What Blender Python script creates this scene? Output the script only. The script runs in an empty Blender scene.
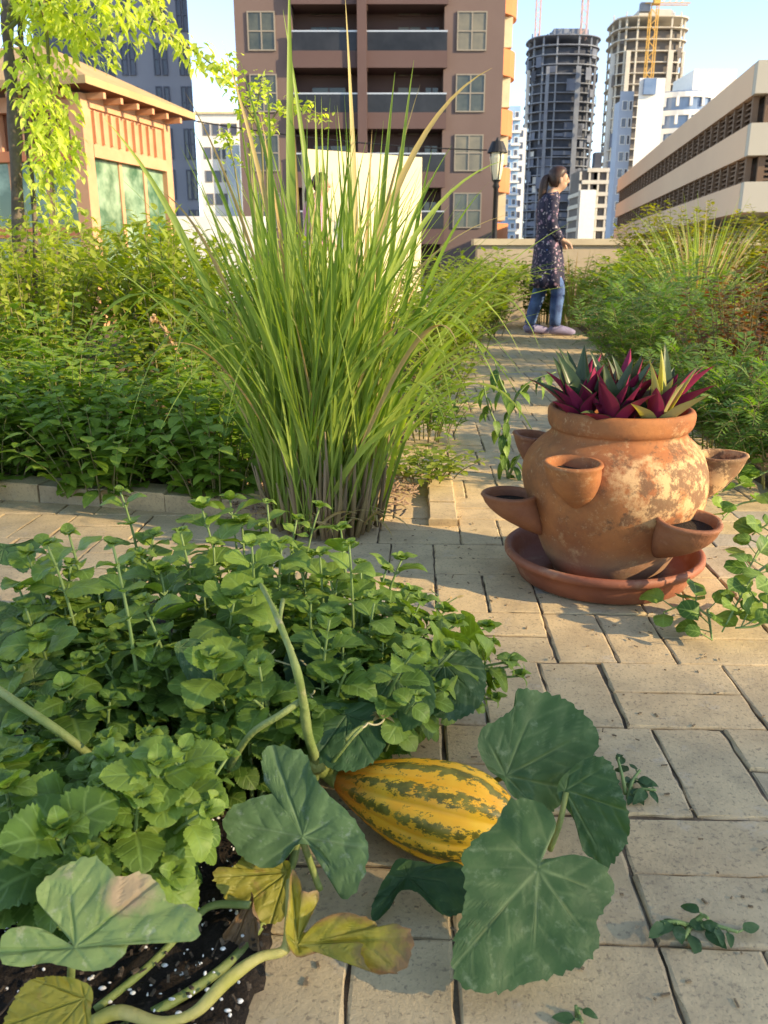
import bpy, math, random
import numpy as np
from mathutils import Vector, Matrix
random.seed(7); RNG = np.random.default_rng(7)
R = math.radians
sc = bpy.context.scene
col = sc.collection
# ------------------------------------------------------------------ camera model (used to place things on the ground)
PITCH = R(16.86); FPX = 825.0; CAMH = 0.68
CP, SP = math.cos(PITCH), math.sin(PITCH)
def ray(x, y):
    u = (x - 384) / FPX; v = (512 - y) / FPX
    return Vector((u, CP + v * SP, -SP + v * CP))
EYE = Vector((0, 0, CAMH))
def G(x, y, z=0.0):
    d = ray(x, y); return EYE + d * ((z - CAMH) / d.z)
def at(x, y, Y):
    d = ray(x, y); return EYE + d * (Y / d.y)
def onplane(x, y, p0, n):
    d = ray(x, y); return EYE + d * ((p0 - EYE).dot(n) / d.dot(n))
# ------------------------------------------------------------------ mesh builder
class MB:
    def __init__(s):
        s.v = []; s.t = []; s.uv = []; s.q = []; s.qm = []; s.tr = []; s.tm = []; s.n = 0
    def add(s, verts, quads=None, tris=None, m=0, tint=(0.5, 0, 0), uv=None):
        verts = np.asarray(verts, float).reshape(-1, 3); k = len(verts)
        s.v.append(verts)
        t = np.asarray(tint, float)
        if t.ndim == 1: t = np.tile(t, (k, 1))
        s.t.append(t)
        s.uv.append(np.zeros((k, 2)) if uv is None else np.asarray(uv, float))
        if quads is not None and len(quads):
            q = np.asarray(quads, np.int64).reshape(-1, 4) + s.n; s.q.append(q); s.qm.append(np.full(len(q), m))
        if tris is not None and len(tris):
            q = np.asarray(tris, np.int64).reshape(-1, 3) + s.n; s.tr.append(q); s.tm.append(np.full(len(q), m))
        s.n += k
    def box(s, c, d, rz=0.0, m=0, tint=(0.5, 0, 0)):
        c = np.array(c, float); d = np.array(d, float) / 2
        p = np.array([[x, y, z] for z in (-1, 1) for y in (-1, 1) for x in (-1, 1)], float) * d
        if rz:
            cs, sn = math.cos(rz), math.sin(rz)
            p = np.stack([p[:, 0] * cs - p[:, 1] * sn, p[:, 0] * sn + p[:, 1] * cs, p[:, 2]], 1)
        s.add(p + c, [(0, 2, 3, 1), (4, 5, 7, 6), (0, 1, 5, 4), (2, 6, 7, 3), (0, 4, 6, 2), (1, 3, 7, 5)], m=m, tint=tint)
    def beam(s, a, b, w, h, m=0, up=(0, 0, 1), tint=(0.5, 0, 0)):
        a = Vector(a); b = Vector(b); d = (b - a).normalized(); upv = Vector(up)
        if abs(d.dot(upv)) > .98: upv = Vector((1, 0, 0))
        sd = d.cross(upv).normalized(); u2 = sd.cross(d)
        P = []
        for e in (a, b):
            for (i, j) in ((-1, -1), (1, -1), (1, 1), (-1, 1)):
                P.append(e + sd * (i * w / 2) + u2 * (j * h / 2))
        s.add([tuple(p) for p in P], [(0, 1, 5, 4), (1, 2, 6, 5), (2, 3, 7, 6), (3, 0, 4, 7), (3, 2, 1, 0), (4, 5, 6, 7)], m=m, tint=tint)
    def quad(s, a, b, c, d, m=0, tint=(0.5, 0, 0)):
        s.add([tuple(a), tuple(b), tuple(c), tuple(d)], [(0, 1, 2, 3)], m=m, tint=tint)
    def tube(s, pts, rad, k=6, m=0, tint=(0.5, 0, 0), cap=True):
        pts = [Vector(p) for p in pts]; n = len(pts)
        if not hasattr(rad, '__len__'): rad = [rad] * n
        V = []; UV = []
        ref = None
        for i in range(n):
            d = (pts[min(i + 1, n - 1)] - pts[max(i - 1, 0)])
            d = d.normalized() if d.length > 1e-9 else Vector((0, 0, 1))
            if ref is None:
                ref = Vector((0, 0, 1)) if abs(d.z) < .9 else Vector((1, 0, 0))
            a = d.cross(ref).normalized(); b = a.cross(d); ref = b if abs(d.dot(b)) < .9 else ref
            for j in range(k):
                w = 2 * math.pi * j / k
                V.append(tuple(pts[i] + a * (math.cos(w) * rad[i]) + b * (math.sin(w) * rad[i]))); UV.append((j / k, i / max(1, n - 1)))
        Q = [(i * k + j, i * k + (j + 1) % k, (i + 1) * k + (j + 1) % k, (i + 1) * k + j) for i in range(n - 1) for j in range(k)]
        T = []
        if cap:
            V.append(tuple(pts[0])); V.append(tuple(pts[-1])); UV += [(0, 0), (0, 1)]
            T += [(n * k, (j + 1) % k, j) for j in range(k)] + [(n * k + 1, (n - 1) * k + j, (n - 1) * k + (j + 1) % k) for j in range(k)]
        s.add(V, Q, T, m=m, tint=tint, uv=UV)
    def lathe(s, prof, c, k=48, m=0, tint=(0.5, 0, 0), sx=1.0, sy=1.0):
        n = len(prof); V = []; UV = []
        for i, (r, z) in enumerate(prof):
            for j in range(k):
                w = 2 * math.pi * j / k
                V.append((c[0] + r * math.cos(w) * sx, c[1] + r * math.sin(w) * sy, c[2] + z)); UV.append((j / k, i / (n - 1)))
        Q = [(i * k + j, i * k + (j + 1) % k, (i + 1) * k + (j + 1) % k, (i + 1) * k + j) for i in range(n - 1) for j in range(k)]
        s.add(V, Q, m=m, tint=tint, uv=UV)
    def prism(s, poly, z0, z1, m=0, tint=(0.5, 0, 0)):
        n = len(poly)
        V = [(x, y, z0) for x, y in poly] + [(x, y, z1) for x, y in poly]
        cx = sum(p[0] for p in poly) / n; cy = sum(p[1] for p in poly) / n
        V += [(cx, cy, z0), (cx, cy, z1)]
        Q = [(i, (i + 1) % n, n + (i + 1) % n, n + i) for i in range(n)]
        T = [(2 * n, (i + 1) % n, i) for i in range(n)] + [(2 * n + 1, n + i, n + (i + 1) % n) for i in range(n)]
        s.add(V, Q, T, m=m, tint=tint)
    def build(s, name, mats, parent=None, smooth=False, loc=None):
        me = bpy.data.meshes.new(name)
        V = np.concatenate(s.v).astype(np.float32)
        off = Vector((0, 0, 0))
        if parent is not None: off = Vector(parent.get('_w', (0, 0, 0)))
        elif loc is not None: off = Vector(loc)
        V = V - np.array(off, np.float32)
        nq = sum(len(q) for q in s.q); nt = sum(len(q) for q in s.tr)
        li = []; tot = []; mi = []
        if nq: li.append(np.concatenate(s.q).ravel()); tot.append(np.full(nq, 4)); mi.append(np.concatenate(s.qm))
        if nt: li.append(np.concatenate(s.tr).ravel()); tot.append(np.full(nt, 3)); mi.append(np.concatenate(s.tm))
        li = np.concatenate(li); tot = np.concatenate(tot); mi = np.concatenate(mi)
        me.vertices.add(len(V)); me.vertices.foreach_set('co', V.ravel())
        me.loops.add(len(li)); me.loops.foreach_set('vertex_index', li.astype(np.int32))
        me.polygons.add(len(tot))
        st = np.concatenate([[0], np.cumsum(tot)[:-1]])
        me.polygons.foreach_set('loop_start', st.astype(np.int32)); me.polygons.foreach_set('loop_total', tot.astype(np.int32))
        me.polygons.foreach_set('material_index', mi.astype(np.int32))
        me.polygons.foreach_set('use_smooth', np.full(len(tot), smooth))
        uvl = me.uv_layers.new(name='UVMap')
        UV = np.concatenate(s.uv)[li]; uvl.data.foreach_set('uv', UV.astype(np.float32).ravel())
        ca = me.color_attributes.new('tint', 'FLOAT_COLOR', 'POINT')
        T = np.concatenate([np.concatenate(s.t), np.ones((len(V), 1))], 1); ca.data.foreach_set('color', T.astype(np.float32).ravel())
        me.update(calc_edges=True); me.validate()
        for mm in (mats if isinstance(mats, (list, tuple)) else [mats]): me.materials.append(mm)
        o = bpy.data.objects.new(name, me); col.objects.link(o)
        if parent is not None:
            o.parent = parent
            if parent.type == 'MESH': off = Vector(parent.get('_w', (0, 0, 0)))
        elif loc is not None: o.location = loc
        o['_w'] = tuple(off)
        return o
def props(o, label=None, cat=None, group=None, kind=None):
    if label: o['label'] = label
    if cat: o['category'] = cat
    if group: o['group'] = group
    if kind: o['kind'] = kind
    return o
def thing(name, label, cat, loc=(0, 0, 0), group=None):
    o = bpy.data.objects.new(name, None); col.objects.link(o); o.location = loc; o['_w'] = tuple(loc)
    o.empty_display_size = .1
    return props(o, label, cat, group)
# ------------------------------------------------------------------ materials
def newmat(name):
    m = bpy.data.materials.new(name); m.use_nodes = True
    nt = m.node_tree; nt.nodes.clear()
    out = nt.nodes.new('ShaderNodeOutputMaterial'); b = nt.nodes.new('ShaderNodeBsdfPrincipled')
    nt.links.new(b.outputs[0], out.inputs[0])
    return m, nt, b, out
def N(nt, t, **kw):
    n = nt.nodes.new(t)
    for k, v in kw.items():
        if k in n.inputs.keys(): n.inputs[k].default_value = v
        else: setattr(n, k, v)
    return n
def mixc(nt, fac, a, b, blend='MIX'):
    n = nt.nodes.new('ShaderNodeMix'); n.data_type = 'RGBA'; n.blend_type = blend
    def put(sock, v):
        if isinstance(v, (int, float)): sock.default_value = v
        elif isinstance(v, (tuple, list)): sock.default_value = (v[0], v[1], v[2], 1)
        else: nt.links.new(v, sock)
    put(n.inputs[0], fac); put(n.inputs[6], a); put(n.inputs[7], b)
    return n.outputs[2]
def ramp(nt, src, lo, hi):
    n = nt.nodes.new('ShaderNodeMapRange'); n.inputs[1].default_value = lo; n.inputs[2].default_value = hi
    nt.links.new(src, n.inputs[0]); return n.outputs[0]
def mth(nt, op, a, b=None):
    n = nt.nodes.new('ShaderNodeMath'); n.operation = op
    for i, v in enumerate((a, b)):
        if v is None: continue
        if isinstance(v, (int, float)): n.inputs[i].default_value = v
        else: nt.links.new(v, n.inputs[i])
    return n.outputs[0]
def noise(nt, scale, detail=4.0, rough=.6, coord='Object', vec=None):
    n = N(nt, 'ShaderNodeTexNoise'); n.inputs['Scale'].default_value = scale; n.inputs['Detail'].default_value = detail; n.inputs['Roughness'].default_value = rough
    if vec is None:
        tc = N(nt, 'ShaderNodeTexCoord'); vec = tc.outputs[coord]
    nt.links.new(vec, n.inputs['Vector']); return n.outputs['Fac']
def tint(nt):
    a = N(nt, 'ShaderNodeAttribute', attribute_name='tint'); s = N(nt, 'ShaderNodeSeparateColor'); nt.links.new(a.outputs['Color'], s.inputs[0]); return s.outputs
def surf(name, c1, c2=None, scale=6.0, lo=.35, hi=.65, rough=.8, spec=.3, bump=0.0, bscale=None, tintmix=None, metallic=0.0, c3=None, s3=40.0, lo3=.6, hi3=.7):
    m, nt, b, out = newmat(name)
    c = c1
    if c2 is not None: c = mixc(nt, ramp(nt, noise(nt, scale), lo, hi), c1, c2)
    if c3 is not None: c = mixc(nt, ramp(nt, noise(nt, s3, 5), lo3, hi3), c, c3)
    if tintmix is not None: c = mixc(nt, tint(nt)[0], c, tintmix)
    if isinstance(c, tuple): b.inputs['Base Color'].default_value = (*c, 1)
    else: nt.links.new(c, b.inputs['Base Color'])
    b.inputs['Roughness'].default_value = rough; b.inputs['Specular IOR Level'].default_value = spec; b.inputs['Metallic'].default_value = metallic
    if bump:
        bn = N(nt, 'ShaderNodeBump'); bn.inputs['Strength'].default_value = bump; bn.inputs['Distance'].default_value = .01
        nt.links.new(noise(nt, bscale or scale * 6, 6), bn.inputs['Height']); nt.links.new(bn.outputs[0], b.inputs['Normal'])
    return m
def leafmat(name, c1, c2, vein=None, trans=.35, rough=.5, spec=.35, nv=5.0, tcol=None, spot=None, mode='uv', wither=None, bump=.25, nscale=25.0):
    """c1..c2 by the leaf's own random tint; veins from the leaf's own coordinates; part of the light goes through"""
    m, nt, b, out = newmat(name); T = tint(nt)
    c = mixc(nt, T[0], c1, c2)
    nz = noise(nt, nscale, 3)
    c = mixc(nt, mth(nt, 'MULTIPLY', ramp(nt, nz, .4, .7), .45), c, tuple(x * .62 for x in c1))
    if vein is not None:
        if mode == 'uv':
            uv = N(nt, 'ShaderNodeUVMap'); sp = N(nt, 'ShaderNodeSeparateXYZ'); nt.links.new(uv.outputs[0], sp.inputs[0])
            au = mth(nt, 'ABSOLUTE', sp.outputs[0])
            mid = ramp(nt, au, .12, .03)
            ph = mth(nt, 'SUBTRACT', mth(nt, 'MULTIPLY', sp.outputs[1], nv), mth(nt, 'MULTIPLY', au, 1.3))
            fr = mth(nt, 'ABSOLUTE', mth(nt, 'SUBTRACT', mth(nt, 'FRACT', ph), .5))
            sv = mth(nt, 'MULTIPLY', ramp(nt, fr, .14, .02), .55)
            vm = mth(nt, 'MAXIMUM', mid, sv)
        else: vm = T[1]
        c = mixc(nt, mth(nt, 'MULTIPLY', vm, .75), c, vein)
        bn = N(nt, 'ShaderNodeBump'); bn.inputs['Strength'].default_value = bump; bn.inputs['Distance'].default_value = .004
        nt.links.new(mth(nt, 'ADD', mth(nt, 'MULTIPLY', vm, -1.0), mth(nt, 'ADD', mth(nt, 'MULTIPLY', noise(nt, 42.0, 3), 1.1), mth(nt, 'MULTIPLY', noise(nt, 150.0, 4), .35))), bn.inputs['Height']); nt.links.new(bn.outputs[0], b.inputs['Normal'])
    if spot is not None: c = mixc(nt, mth(nt, 'MULTIPLY', ramp(nt, noise(nt, 60, 5, .7), .57, .70), .7), c, spot)
    if wither is not None:
        w = mth(nt, 'ADD', T[2], mth(nt, 'MULTIPLY', mth(nt, 'SUBTRACT', noise(nt, 30, 5, .7), .5), 1.2))
        c = mixc(nt, ramp(nt, w, .35, .85), c, wither)
    nt.links.new(c, b.inputs['Base Color'])
    b.inputs['Roughness'].default_value = rough; b.inputs['Specular IOR Level'].default_value = spec
    tr = N(nt, 'ShaderNodeBsdfTranslucent')
    tc = mixc(nt, 1.0, c, tcol or (1.5, 1.6, .45), 'MULTIPLY'); nt.links.new(tc, tr.inputs[0])
    mx = N(nt, 'ShaderNodeMixShader'); mx.inputs[0].default_value = trans
    nt.links.new(b.outputs[0], mx.inputs[1]); nt.links.new(tr.outputs[0], mx.inputs[2]); nt.links.new(mx.outputs[0], out.inputs[0])
    return m
# ------------------------------------------------------------------ leaf shapes
def outline(kind, t):
    if kind == 'ovate': return np.where(t < .3, np.sin(np.clip(t / .3, 0, 1) * math.pi / 2) ** .7, np.cos(np.clip((t - .3) / .7, 0, 1) * math.pi / 2) ** .75)
    if kind == 'broad': return np.where(t < .38, np.sin(np.clip(t / .38, 0, 1) * math.pi / 2) ** .62, np.cos(np.clip((t - .38) / .62, 0, 1) * math.pi / 2) ** .58)
    if kind == 'round': return np.sqrt(np.clip(1 - (2 * t - 1) ** 2, 0, 1)) ** .8
    if kind == 'lance': return np.sin(np.clip(t, 0, 1) ** .7 * math.pi) ** .9
    if kind == 'strap': return np.clip(np.minimum(t * 8 + .55, (1 - t) * 2.2), 0, 1) ** .8
    return np.sin(t * math.pi)
_TPL = {}
def tpl(kind, nu, nv):
    key = (kind, nu, nv)
    if key not in _TPL:
        t = np.linspace(0, 1, nu + 1); s = np.linspace(-1, 1, nv + 1)
        T, S = np.meshgrid(t, s, indexing='ij'); W = np.maximum(outline(kind, T), .02)
        k = nv + 1
        Q = [(i * k + j, i * k + j + 1, (i + 1) * k + j + 1, (i + 1) * k + j) for i in range(nu) for j in range(nv)]
        _TPL[key] = (T.ravel(), S.ravel(), W.ravel(), np.array(Q))
    return _TPL[key]
def leaf(mb, base, d, n, L, W, kind='ovate', nu=5, nv=2, droop=.6, fold=.25, wave=0.0, m=0, tnt=None, scallop=0.0):
    T, S, Wd, Q = tpl(kind, nu, nv)
    d = np.array(d, float); d /= np.linalg.norm(d) + 1e-9
    n = np.array(n, float); n = n - d * n.dot(d); n /= np.linalg.norm(n) + 1e-9
    s = np.cross(d, n)
    k = droop if abs(droop) > 1e-3 else 1e-3
    a = np.sin(k * T) / k * L; b = -(1 - np.cos(k * T)) / k * L
    hw = S * Wd * W / 2
    if scallop: hw = hw * (1 + scallop * np.abs(S) ** 3 * np.cos(T * nu * math.pi)); a = a + scallop * .25 * L / nu * np.abs(S) ** 3 * np.cos(T * nu * math.pi / 2 + 1)
    c = b + fold * np.abs(hw)
    if wave: c = c + wave * W * np.sin(T * 9 + random.random() * 6) * S ** 2
    P = np.array(base)[None, :] + a[:, None] * d + hw[:, None] * s + c[:, None] * n
    r = random.random() if tnt is None else tnt
    mb.add(P, Q, m=m, tint=(r, 0, 0), uv=np.stack([S, T], 1))
def bez(a, b, c, n):
    a, b, c = Vector(a), Vector(b), Vector(c)
    return [a * (1 - t) ** 2 + b * (2 * t * (1 - t)) + c * t * t for t in [i / n for i in range(n + 1)]]
def rv(a, b): return random.uniform(a, b)
def crom(pts, n):
    pts = [Vector(p) for p in pts]; P = [pts[0] * 2 - pts[1]] + pts + [pts[-1] * 2 - pts[-2]]; out = []
    for i in range(1, len(P) - 2):
        for j in range(n):
            t = j / n; p0, p1, p2, p3 = P[i - 1], P[i], P[i + 1], P[i + 2]
            out.append(.5 * ((2 * p1) + (p2 - p0) * t + (2 * p0 - 5 * p1 + 4 * p2 - p3) * t * t + (3 * p1 - p0 - 3 * p2 + p3) * t ** 3))
    out.append(pts[-1]); return out
# ------------------------------------------------------------------ palette
M = {}
M['soil'] = surf('soil', (.018, .013, .010), (.045, .032, .022), 30, rough=.95, bump=1.0, bscale=140, c3=(.09, .065, .045), s3=90)
M['mulch'] = surf('mulch', (.10, .055, .035), (.2, .13, .08), 60, rough=.95, bump=.9, bscale=80)
M['sand'] = surf('sand', (.38, .31, .22), (.3, .24, .17), .3, rough=.95)
M['joint'] = surf('joint', (.20, .15, .095), (.085, .062, .04), 25, rough=.95, bump=.5, bscale=200)
M['perlite'] = surf('perlite', (.8, .79, .76), rough=.9)
def brickmat():
    m, nt, b, out = newmat('paver'); T = tint(nt)
    c = mixc(nt, T[0], (.65, .485, .275), (.57, .44, .26))
    c = mixc(nt, ramp(nt, T[1], .90, 1.0), c, (.41, .37, .30))
    c = mixc(nt, mth(nt, 'MULTIPLY', ramp(nt, noise(nt, 9, 6, .65), .42, .72), .55), c, (.27, .2, .125))
    c = mixc(nt, mth(nt, 'MULTIPLY', ramp(nt, noise(nt, 14, 6, .7), .58, .68), .35), c, (.53, .47, .38))
    c = mixc(nt, mth(nt, 'MULTIPLY', ramp(nt, noise(nt, 160, 3, .7), .56, .66), .6), c, (.2, .15, .1))
    c = mixc(nt, mth(nt, 'MULTIPLY', ramp(nt, noise(nt, 30, 6, .8), .62, .68), .45), c, (.14, .11, .075))
    c = mixc(nt, mth(nt, 'MULTIPLY', ramp(nt, noise(nt, 5, 7, .75), .52, .62), .35), c, (.30, .235, .15)); c = mixc(nt, mth(nt, 'MULTIPLY', T[2], .6), c, (.12, .09, .06))
    nt.links.new(c, b.inputs['Base Color']); b.inputs['Roughness'].default_value = .82; b.inputs['Specular IOR Level'].default_value = .25
    bn = N(nt, 'ShaderNodeBump'); bn.inputs['Strength'].default_value = .38; bn.inputs['Distance'].default_value = .003
    h = mth(nt, 'ADD', noise(nt, 220, 4, .7), mth(nt, 'MULTIPLY', noise(nt, 26, 5, .7), 1.6))
    nt.links.new(h, bn.inputs['Height']); nt.links.new(bn.outputs[0], b.inputs['Normal']); return m
M['paver'] = brickmat()
def potmat():
    m, nt, b, out = newmat('weathered_terracotta')
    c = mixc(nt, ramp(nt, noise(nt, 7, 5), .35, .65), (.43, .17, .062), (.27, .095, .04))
    tc = N(nt, 'ShaderNodeTexCoord'); sp = N(nt, 'ShaderNodeSeparateXYZ'); nt.links.new(tc.outputs['Object'], sp.inputs[0])
    # lime bloom on the shoulder, away from the left
    msk = mth(nt, 'MULTIPLY', ramp(nt, sp.outputs[0], -.13, .06), ramp(nt, mth(nt, 'ABSOLUTE', mth(nt, 'SUBTRACT', sp.outputs[2], .23)), .13, .03))
    bl = ramp(nt, mth(nt, 'ADD', noise(nt, 16, 7, .7), mth(nt, 'MULTIPLY', msk, .22)), .58, .7)
    c = mixc(nt, mth(nt, 'MULTIPLY', bl, .75), c, (.62, .41, .21))
    bk = ramp(nt, mth(nt, 'ADD', noise(nt, 22, 8, .75), mth(nt, 'MULTIPLY', msk, .16)), .61, .67)
    c = mixc(nt, mth(nt, 'MULTIPLY', bk, .8), c, (.10, .065, .04))
    c = mixc(nt, mth(nt, 'MULTIPLY', ramp(nt, noise(nt, 11, 8, .8), .46, .62), .62), c, (.20, .085, .04)); c = mixc(nt, mth(nt, 'MULTIPLY', ramp(nt, noise(nt, 45, 8, .8), .57, .66), .5), c, (.62, .40, .22))
    low = ramp(nt, mth(nt, 'ADD', sp.outputs[2], mth(nt, 'MULTIPLY', noise(nt, 20, 6), .05)), .125, .06)
    c = mixc(nt, mth(nt, 'MULTIPLY', low, .6), c, (.30, .22, .15))
    nt.links.new(c, b.inputs['Base Color']); b.inputs['Roughness'].default_value = .8; b.inputs['Specular IOR Level'].default_value = .25
    bn = N(nt, 'ShaderNodeBump'); bn.inputs['Strength'].default_value = .35; bn.inputs['Distance'].default_value = .004
    nt.links.new(noise(nt, 60, 7, .7), bn.inputs['Height']); nt.links.new(bn.outputs[0], b.inputs['Normal']); return m
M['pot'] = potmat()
M['pot_dark'] = surf('dark_terracotta', (.22, .085, .045), (.30, .125, .06), 12, rough=.7, bump=.3, bscale=90, c3=(.36, .2, .12), s3=14)  # darker clay tone for three of the pockets
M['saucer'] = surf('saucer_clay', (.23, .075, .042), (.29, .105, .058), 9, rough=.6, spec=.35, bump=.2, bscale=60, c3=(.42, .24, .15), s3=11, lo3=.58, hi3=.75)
def squashmat():
    m, nt, b, out = newmat('striped_squash_skin')
    uv = N(nt, 'ShaderNodeUVMap'); sp = N(nt, 'ShaderNodeSeparateXYZ'); nt.links.new(uv.outputs[0], sp.inputs[0])
    tcs = N(nt, 'ShaderNodeTexCoord'); mp = N(nt, 'ShaderNodeMapping'); mp.inputs['Rotation'].default_value = (0, 0, R(30)); mp.inputs['Scale'].default_value = (.55, 1.2, 1.1); nt.links.new(tcs.outputs['Object'], mp.inputs['Vector']); sv3 = mp.outputs[0]
    stripe = mth(nt, 'ABSOLUTE', mth(nt, 'SUBTRACT', mth(nt, 'FRACT', mth(nt, 'MULTIPLY', sp.outputs[0], 10.0)), .5))   # 0 rib top, .5 groove
    nz = mth(nt, 'ADD', mth(nt, 'MULTIPLY', mth(nt, 'SUBTRACT', noise(nt, 130, 5, .75, vec=sv3), .5), 1.9), mth(nt, 'MULTIPLY', mth(nt, 'SUBTRACT', noise(nt, 22, 3, .6), .5), .6))
    g = ramp(nt, mth(nt, 'ADD', stripe, nz), .31, .36)
    base = mixc(nt, ramp(nt, noise(nt, 14, 4), .35, .65), (.84, .39, .025), (.86, .53, .05))
    base = mixc(nt, ramp(nt, sp.outputs[1], .34, .03), base, (.70, .20, .03))
    gr = mixc(nt, ramp(nt, noise(nt, 50, 4), .4, .6), (.07, .085, .015), (.17, .17, .03))
    keep = ramp(nt, sp.outputs[1], .03, .16)
    c = mixc(nt, mth(nt, 'MULTIPLY', mth(nt, 'MULTIPLY', g, keep), .93), base, gr)
    nt.links.new(c, b.inputs['Base Color']); b.inputs['Roughness'].default_value = .42; b.inputs['Specular IOR Level'].default_value = .4
    bn = N(nt, 'ShaderNodeBump'); bn.inputs['Strength'].default_value = .15; bn.inputs['Distance'].default_value = .003
    nt.links.new(noise(nt, 90, 4), bn.inputs['Height']); nt.links.new(bn.outputs[0], b.inputs['Normal']); return m
M['squash'] = squashmat()
M['stalk'] = surf('green_stalk', (.20, .24, .06), (.30, .32, .10), 40, rough=.6, bump=.4, bscale=120)
M['vine'] = surf('vine_stem', (.17, .23, .06), (.26, .30, .10), 25, rough=.55, bump=.3, bscale=150, c3=(.35, .33, .16), s3=30)
M['tendril'] = surf('dry_tendril', (.42, .40, .18), (.5, .42, .25), 20, rough=.7)
M['petiole_y'] = surf('yellowing_petiole', (.36, .34, .08), (.48, .42, .16), 20, rough=.6, bump=.3, bscale=120)
M['big'] = leafmat('squash_leaf', (.042, .10, .034), (.068, .14, .044), vein=(.19, .27, .12), trans=.22, spot=(.16, .23, .13), mode='attr', nscale=18, wither=None, bump=.4, rough=.6)
M['big_b'] = leafmat('bluish_squash_leaf', (.092, .175, .066), (.12, .205, .075), vein=(.19, .29, .14), trans=.18, spot=(.26, .33, .25), mode='attr', nscale=18, bump=.4, rough=.6)
M['big_d'] = leafmat('dark_squash_leaf', (.032, .085, .03), (.045, .11, .036), vein=(.07, .13, .055), trans=.22, mode='attr', nscale=18, bump=.4, rough=.6)
M['big_p'] = leafmat('pale_mottled_leaf', (.27, .36, .115), (.34, .41, .14), vein=(.15, .26, .09), trans=.2, spot=(.55, .55, .34), mode='attr', nscale=25, wither=(.48, .33, .19), bump=.6)
M['big_y'] = leafmat('yellowing_leaf', (.32, .30, .045), (.38, .27, .04), vein=(.22, .25, .06), trans=.25, spot=(.35, .22, .07), mode='attr', nscale=25, wither=(.24, .14, .07), bump=.6)
M['big_w'] = leafmat('withered_leaf', (.20, .12, .06), (.28, .17, .08), vein=(.36, .25, .14), trans=.15, spot=(.12, .07, .04), mode='attr', nscale=25, wither=(.3, .2, .12), bump=.9, tcol=(1.3, 1, .7))
M['big_v'] = leafmat('light_squash_leaf', (.11, .18, .05), (.14, .21, .06), vein=(.24, .31, .14), trans=.3, spot=(.25, .28, .14), mode='attr', nscale=25, wither=(.3, .3, .1), bump=.6)
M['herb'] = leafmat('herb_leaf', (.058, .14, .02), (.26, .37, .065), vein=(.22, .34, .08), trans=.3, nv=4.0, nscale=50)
M['herb_d'] = leafmat('dark_herb_leaf', (.042, .11, .02), (.18, .29, .045), vein=(.19, .3, .08), trans=.28, nv=4.0, nscale=50)
M['herb_s'] = surf('herb_stem', (.16, .24, .07), (.2, .28, .1), 30, rough=.6)
M['grass'] = leafmat('grass_blade', (.115, .215, .028), (.42, .50, .12), trans=.42, rough=.45, nscale=6)
M['grass_dry'] = leafmat('dry_grass_blade', (.50, .42, .19), (.46, .32, .14), trans=.35, rough=.6, nscale=6, tcol=(1.4, 1.1, .5))
M['stalks'] = surf('dry_stalks', (.17, .13, .06), (.25, .19, .09), 14, rough=.8, tintmix=(.24, .17, .10))
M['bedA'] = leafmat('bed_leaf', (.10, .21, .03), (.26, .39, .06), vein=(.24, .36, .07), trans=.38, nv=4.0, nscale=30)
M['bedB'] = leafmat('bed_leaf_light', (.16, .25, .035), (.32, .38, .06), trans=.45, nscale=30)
M['bedY'] = leafmat('weed_leaf', (.25, .34, .06), (.40, .46, .10), trans=.45, nscale=30)
M['fern'] = leafmat('feathery_leaf', (.075, .17, .035), (.17, .29, .055), trans=.38, nscale=20)
M['treeY'] = leafmat('tree_leaf', (.46, .56, .12), (.66, .70, .19), trans=.5, nscale=20)
M['red_leaf'] = leafmat('reddish_leaf', (.24, .085, .03), (.16, .14, .03), trans=.35, nscale=20, tcol=(1.5, .9, .4))
M['hedge'] = leafmat('hedge_leaf', (.13, .20, .03), (.36, .32, .04), trans=.4, nscale=10)
M['pl_g'] = leafmat('oyster_leaf_top', (.045, .085, .03), (.08, .11, .045), trans=.12, rough=.35, tcol=(1.3, .7, .7), nscale=20)
M['pl_p'] = leafmat('oyster_leaf_back', (.40, .04, .12), (.20, .02, .06), trans=.3, rough=.4, tcol=(1.6, .5, .8), nscale=20)
M['pl_y'] = leafmat('oyster_leaf_pale', (.55, .52, .20), (.48, .42, .20), trans=.3, rough=.4, nscale=20)
M['bark'] = surf('bark', (.10, .075, .055), (.16, .13, .10), 14, rough=.95, bump=.6, bscale=60)
M['twig'] = surf('twig', (.14, .17, .05), (.2, .16, .08), 20, rough=.8)
SUN_AZ, SUN_EL, SUN_E, SKY_S, EXPO, OCC_Y, WBT, AIR, OZ, NLEAF = R(112), R(22), 2.6, .15, 1.8, -17.0, 8200.0, .6, 1.2, 1250
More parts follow.
